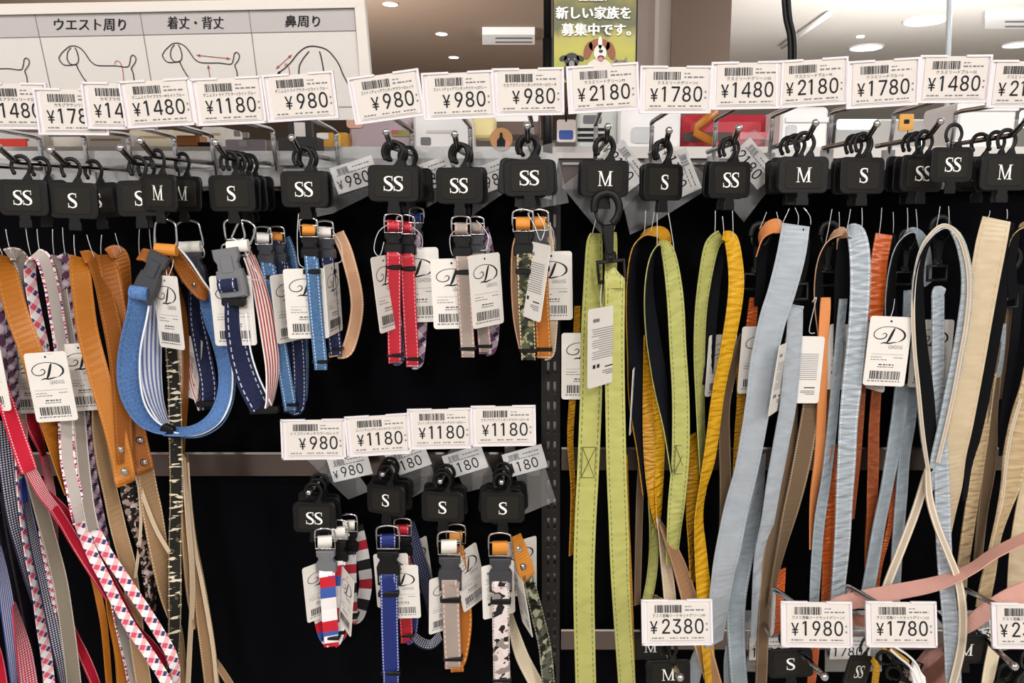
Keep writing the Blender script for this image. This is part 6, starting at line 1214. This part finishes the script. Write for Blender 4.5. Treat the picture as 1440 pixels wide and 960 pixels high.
def cassette(x0, x1, y0, y1, z, label, slots):
    a, b, c, d = onc(x0, y1, z), onc(x1, y1, z), onc(x1, y0, z), onc(x0, y0, z); t = thing('air_conditioner', label, 'air conditioner', a)
    mb = MB(); q = [a, b, c, d]; h = Vector((0, 0, -.05)); mb.add([tuple(p + h) for p in q] + [tuple(p) for p in q], [(0, 3, 2, 1), (0, 1, 5, 4), (1, 2, 6, 5), (2, 3, 7, 6), (3, 0, 4, 7)]); part('casing', mb, K['wplastic'], t)
    for s in slots:
        w = [a.lerp(d, s).lerp(b.lerp(c, s), .25), a.lerp(d, s).lerp(b.lerp(c, s), .95), a.lerp(d, s + .14).lerp(b.lerp(c, s + .14), .95), a.lerp(d, s + .14).lerp(b.lerp(c, s + .14), .25)]
        mb = MB(); mb.add([tuple(p + Vector((0, 0, -.052))) for p in w], [(0, 3, 2, 1)]); part('louvre_slot', mb, K['grey_ink'], t)
    return t
cassette(678, 752, 38, 53, CEIL - .06, 'white ceiling air conditioner on the brown ceiling left of the pole', (.2, .6))
cassette(1386, 1500, 14, 30, CEIL, 'white ceiling air conditioner at the top right corner', (.15, .6))
mb = MB(); p, q = onc(1100, 62, CEIL), onc(1166, 15, CEIL); mb.tube([tuple(p + Vector((0, 0, -.02))), tuple(q + Vector((0, 0, -.02)))], .022, 6); single('lighting_track', mb, K['wplastic'], 'pale lighting track running along the white ceiling beside the black cable', 'lighting track', origin=p)
mb = MB(); a, b, c, d = P(1099, -60, 1.5), P(1104, 20, 1.5), P(1111, 60, 1.5), P(1110, 140, 1.5)
for o in (0, .0085): mb.tube(cr([(p.x + o, p.y, p.z) for p in (a, b, c, d)], 5), .0048, 8)
single('hanging_cable', mb, K['black'], 'doubled black cable hanging from the ceiling right of the column', 'cable', origin=a)
p = P(1331, 165, 2.2); q = P(1337, -60, 2.2); mb = MB(); mb.tube([tuple(p), tuple(p.lerp(q, .5)), tuple(q)], .0075, 8); K['palerod'] = plain('pale_blue_white_rod', 'dfeaf2', .3); single('hanging_rod', mb, K['palerod'], 'thin pale rod hanging from the white ceiling above the 1480 tag', 'rod', origin=p)
# ---- shelf behind and the goods on it
K['shelfwhite'] = plain('white_shelf_edge', 'd8d3ce', .5); K['shelfbrown'] = plain('brown_shelf_front', '4b3b35', .6)
K['glasscase'] = clear('clear_plastic_case', (240, 242, 248), .45, .3)
zs = zat(600, 206, 1.22); x0, x1 = P(-320, 206, 1.22).x, P(1760, 206, 1.22).x
sh = thing('back_shelf', 'brown fronted shelf with white edge behind the rack', 'shelf', (0, 1.22, zs))
mb = MB(); mb.box(x0, x1, 1.22, 1.8, zs - .018, zs); part('shelf_board', mb, K['shelfwhite'], sh)
mb = MB(); mb.box(x0, x1, 1.225, 1.24, zs - .16, zs - .018); part('shelf_front', mb, K['shelfbrown'], sh)
for x in (x0, 0, x1 - .03): mb = MB(); mb.box(x, x + .03, 1.26, 1.7, 0, zs - .018); part('shelf_support', mb, K['shelfbrown'], sh)
def item(nm, x0, y0, x1, y1, Y, dep, m, label, cat, extra=(), bev=.004, rest=True):
    if rest: a, b = P(x0, y1, Y), P(x1, y0, Y); a.z = zs
    else: a, b = P(x0, y1, Y), P(x1, y0, Y)
    t = thing(nm, label, cat, a); mb = MB(); w, h = b.x - a.x, b.z - a.z
    mb.ext(rrect(w, h, min(w, h) * .12, 3, (a.x + b.x) / 2, (a.z + b.z) / 2), Y, Y + dep, None, 0, min(bev, w * .2, h * .2)); part('body', mb, m, t)
    for pn, ex0, ey0, ex1, ey1, em, ed in extra:
        p, q = P(ex0, ey1, Y), P(ex1, ey0, Y); mb = MB(); mb.ext(rrect(q.x - p.x, q.z - p.z, min(q.x - p.x, q.z - p.z) * .2, 3, (p.x + q.x) / 2, (p.z + q.z) / 2), Y - ed, Y + .001); part(pn, mb, em, t)
    return t
W_ = K['wplastic']; PL = lambda n, c: plain(n, c, .5)
item('white_case', 582, 158, 659, 206, 1.3, .12, W_, 'white plastic case with a recessed handle on the shelf behind the taupe collars', 'case', (('handle_recess', 600, 183, 636, 187, PL('pale_grey', 'cfcdc8'), .002), ('label', 592, 193, 606, 204, K['grey_ink'], .002)))
item('photo_box', 492, 160, 577, 201, 1.36, .1, PL('lilac_print', 'b5a3ab'), 'lilac photo printed box on the shelf behind the red collars', 'box', (('pink_panel', 488, 158, 510, 180, PL('salmon_print', 'e3b09a'), .002), ('photo_strip', 552, 183, 577, 192, PL('olive_print', '94904f'), .002), ('red_mark', 551, 183, 560, 188, PL('red_print', 'c2555c'), .003)))
item('yellow_box', 664, 160, 694, 193, 1.4, .08, PL('pale_yellow_card', 'e6d69a'), 'pale yellow box behind the round orange tag', 'box', rest=False)
item('snack_pack', 448, 186, 488, 207, 1.34, .06, PL('amber_pack', 'd09a3e'), 'amber and white snack pack on the shelf beside the black clamp', 'pack', (('white_band', 446, 187, 462, 196, W_, .002), ('gold_band', 470, 188, 480, 206, PL('gold_pack', 'e0b84a'), .003)))
c = P(705, 196, 1.2195); t = thing('round_tag', 'round orange brown tag with a dark bottle shape hanging behind the rack', 'tag', c)
mb = MB(); mb.disc((c.x, c.y, c.z), 16 * MPP(705, 196, 1.2195), .003, 28); part('disc', mb, PL('orange_brown_print', 'c08a54'), t)
mb = MB(); kk = MPP(705, 196, 1.2195); mb.ext([(c.x + x * kk, c.z + z * kk) for x, z in ((-6, -12), (5, -12), (6, -2), (2, 3), (1.6, 9), (-1.6, 9), (-2, 3), (-6, -2))], c.y - .0045, c.y - .003); part('bottle_print', mb, K['ink'], t)
mb = MB(); mb.ext(el(0, 0, 1, 1) and [(c.x + x, c.z + z) for x, z in el(7 * kk, -6 * kk, 5 * kk, 4 * kk)], c.y - .004, c.y - .003); part('pink_print', mb, PL('coral_print', 'd88a78'), t)
item('brown_box', 696, 160, 760, 192, 1.5, .1, PL('dark_brown_card', '5a463c'), 'dark brown box behind the black sign pole', 'box', (('top_band', 690, 160, 757, 171, W_, .002),), rest=False)
item('price_card_stand', 783, 168, 810, 200, 1.18, .003, PL('pinkish_card', 'e8dcd8'), 'pinkish card with blue print hanging on a dark string below the poster', 'card', (('blue_print', 786, 183, 806, 196, K['blue_ink'], .0006),), rest=False, bev=.0005)
mb = MB(); mb.tube([tuple(P(799, 150, 1.18)), tuple(P(796, 160, 1.18)), tuple(P(796, 171, 1.18))], .0015, 6); single('card_string', mb, K['black'], 'dark string holding the pinkish card below the poster', 'string')
item('striped_box', 812, 150, 870, 203, 1.32, .1, PL('pale_green_grey', 'cdd2cc'), 'pale box with dark stripes behind the lime green leash hook', 'box', tuple(('dark_stripe', 812, y, 852, y + 4, K['ink'], .002) for y in (180, 188, 195)) + (('figure_print', 820, 162, 846, 174, K['grey_ink'], .001),))
item('clear_case', 869, 150, 958, 204, 1.3, .12, W_, 'white and clear plastic case right of the striped box', 'case', (('clear_tray', 888, 179, 918, 201, K['glasscase'], .004),))
t = item('red_satin_bag', 960, 160, 1082, 200, 1.38, .1, PL('red_satin', 'b8303e'), 'red satin bag with tan strap on the shelf behind the green loops', 'bag', (('pink_edge', 1040, 186, 1080, 196, PL('pink_satin', 'd77f88'), .003), ('dark_hem', 960, 186, 1030, 199, K['shelfbrown'], .002)), .02)
mb = MB(); mb.tube([tuple(P(1004, 200, 1.36)), tuple(P(978, 186, 1.35)), tuple(P(980, 178, 1.35)), tuple(P(1008, 155, 1.36))], .005, 8, None, 0, False, (.6, 1.6)); part('tan_strap', mb, K['tan_leather'], t)
item('clear_bin', 1096, 150, 1166, 206, 1.3, .12, W_, 'white lidded bin behind the wide pale blue leash hook', 'bin', (('clear_front', 1104, 176, 1120, 200, K['glasscase'], .003), ('lid_rim', 1104, 165, 1166, 172, W_, .004)))
item('clear_bin', 1344, 142, 1432, 204, 1.3, .12, W_, 'white lidded bin at the right behind the cream leash hook', 'bin', (('lid_rim', 1344, 146, 1432, 156, W_, .004),))
# far chilled case with lit blue screens
K['bluelit'] = plain('lit_pale_blue_panel', 'bfe6f2', .4, emit=1.0)
item('chiller_case', 1168, 168, 1480, 290, 5.2, .6, PL('dark_grey_case', '4a4845'), 'dark chilled display case far behind, with lit pale blue panels', 'display case', (('lit_panel', 1176, 168, 1234, 182, K['bluelit'], .01), ('lit_panel', 1288, 188, 1340, 207, K['bluelit'], .01), ('lit_panel', 1432, 155, 1470, 180, K['bluelit'], .01)), rest=False)
item('orange_sign', 1264, 160, 1286, 184, 1.5, .004, PL('orange_print', 'd8a04a'), 'small orange sign on a thin stand behind the 1780 peg', 'sign', (('stand', 1273, 183, 1277, 222, K['ink'], .001), ('dark_mark', 1271, 168, 1279, 174, K['ink'], .001),), rest=False, bev=.0005)
# left: pale cartons and wrapped goods
for x0, y0, x1, y1, Y, m, nm, lb in ((-60, 186, 58, 207, 1.3, W_, 'white_carton', 'long white carton on the shelf at far left'), (62, 180, 118, 207, 1.32, PL('ivory_wrap', 'e2ddd0'), 'white_carton', 'ivory wrapped pack behind the second peg wire'), (122, 186, 178, 207, 1.3, W_, 'white_carton', 'white carton behind the third peg wire'), (182, 182, 244, 207, 1.34, PL('cream_wrap', 'd9cfb8'), 'white_carton', 'cream wrapped pack behind the fourth peg wire'), (284, 178, 314, 207, 1.34, PL('pale_wrap', 'dad6d0'), 'white_carton', 'pale pack left of the lilac card')):
    item(nm, x0, y0, x1, y1, Y, .08, m, lb, 'carton', (('printed_band', x0 + (x1 - x0) * .1, y0 + 9, x0 + (x1 - x0) * .85, y0 + 12, K['grey_ink'] if x0 < 100 else PL('tan_print', 'b59a6a'), .001),))
item('red_card', -10, 195, 36, 206, 1.26, .003, PL('bright_red_card', 'ee3322'), 'bright red card lying at the left edge of the back shelf', 'card', bev=.0004)
item('brown_leather_roll', 248, 190, 279, 212, 1.24, .03, PL('warm_brown_leather', 'b5763c'), 'rolled warm brown leather piece behind the M hangers', 'leather roll', (('dark_bar', 279, 200, 296, 206, K['ink'], .001),), .01)
item('lilac_card', 318, 196, 373, 216, 1.2, .003, PL('lilac_card', 'cfcbd8'), 'pale lilac card with white flowers behind the navy collar peg', 'card', (('white_flower', 330, 184, 338, 192, W_, .003), ('white_flower', 342, 186, 350, 194, W_, .003), ('white_flower', 337, 198, 348, 206, W_, .003)), rest=False, bev=.0005)
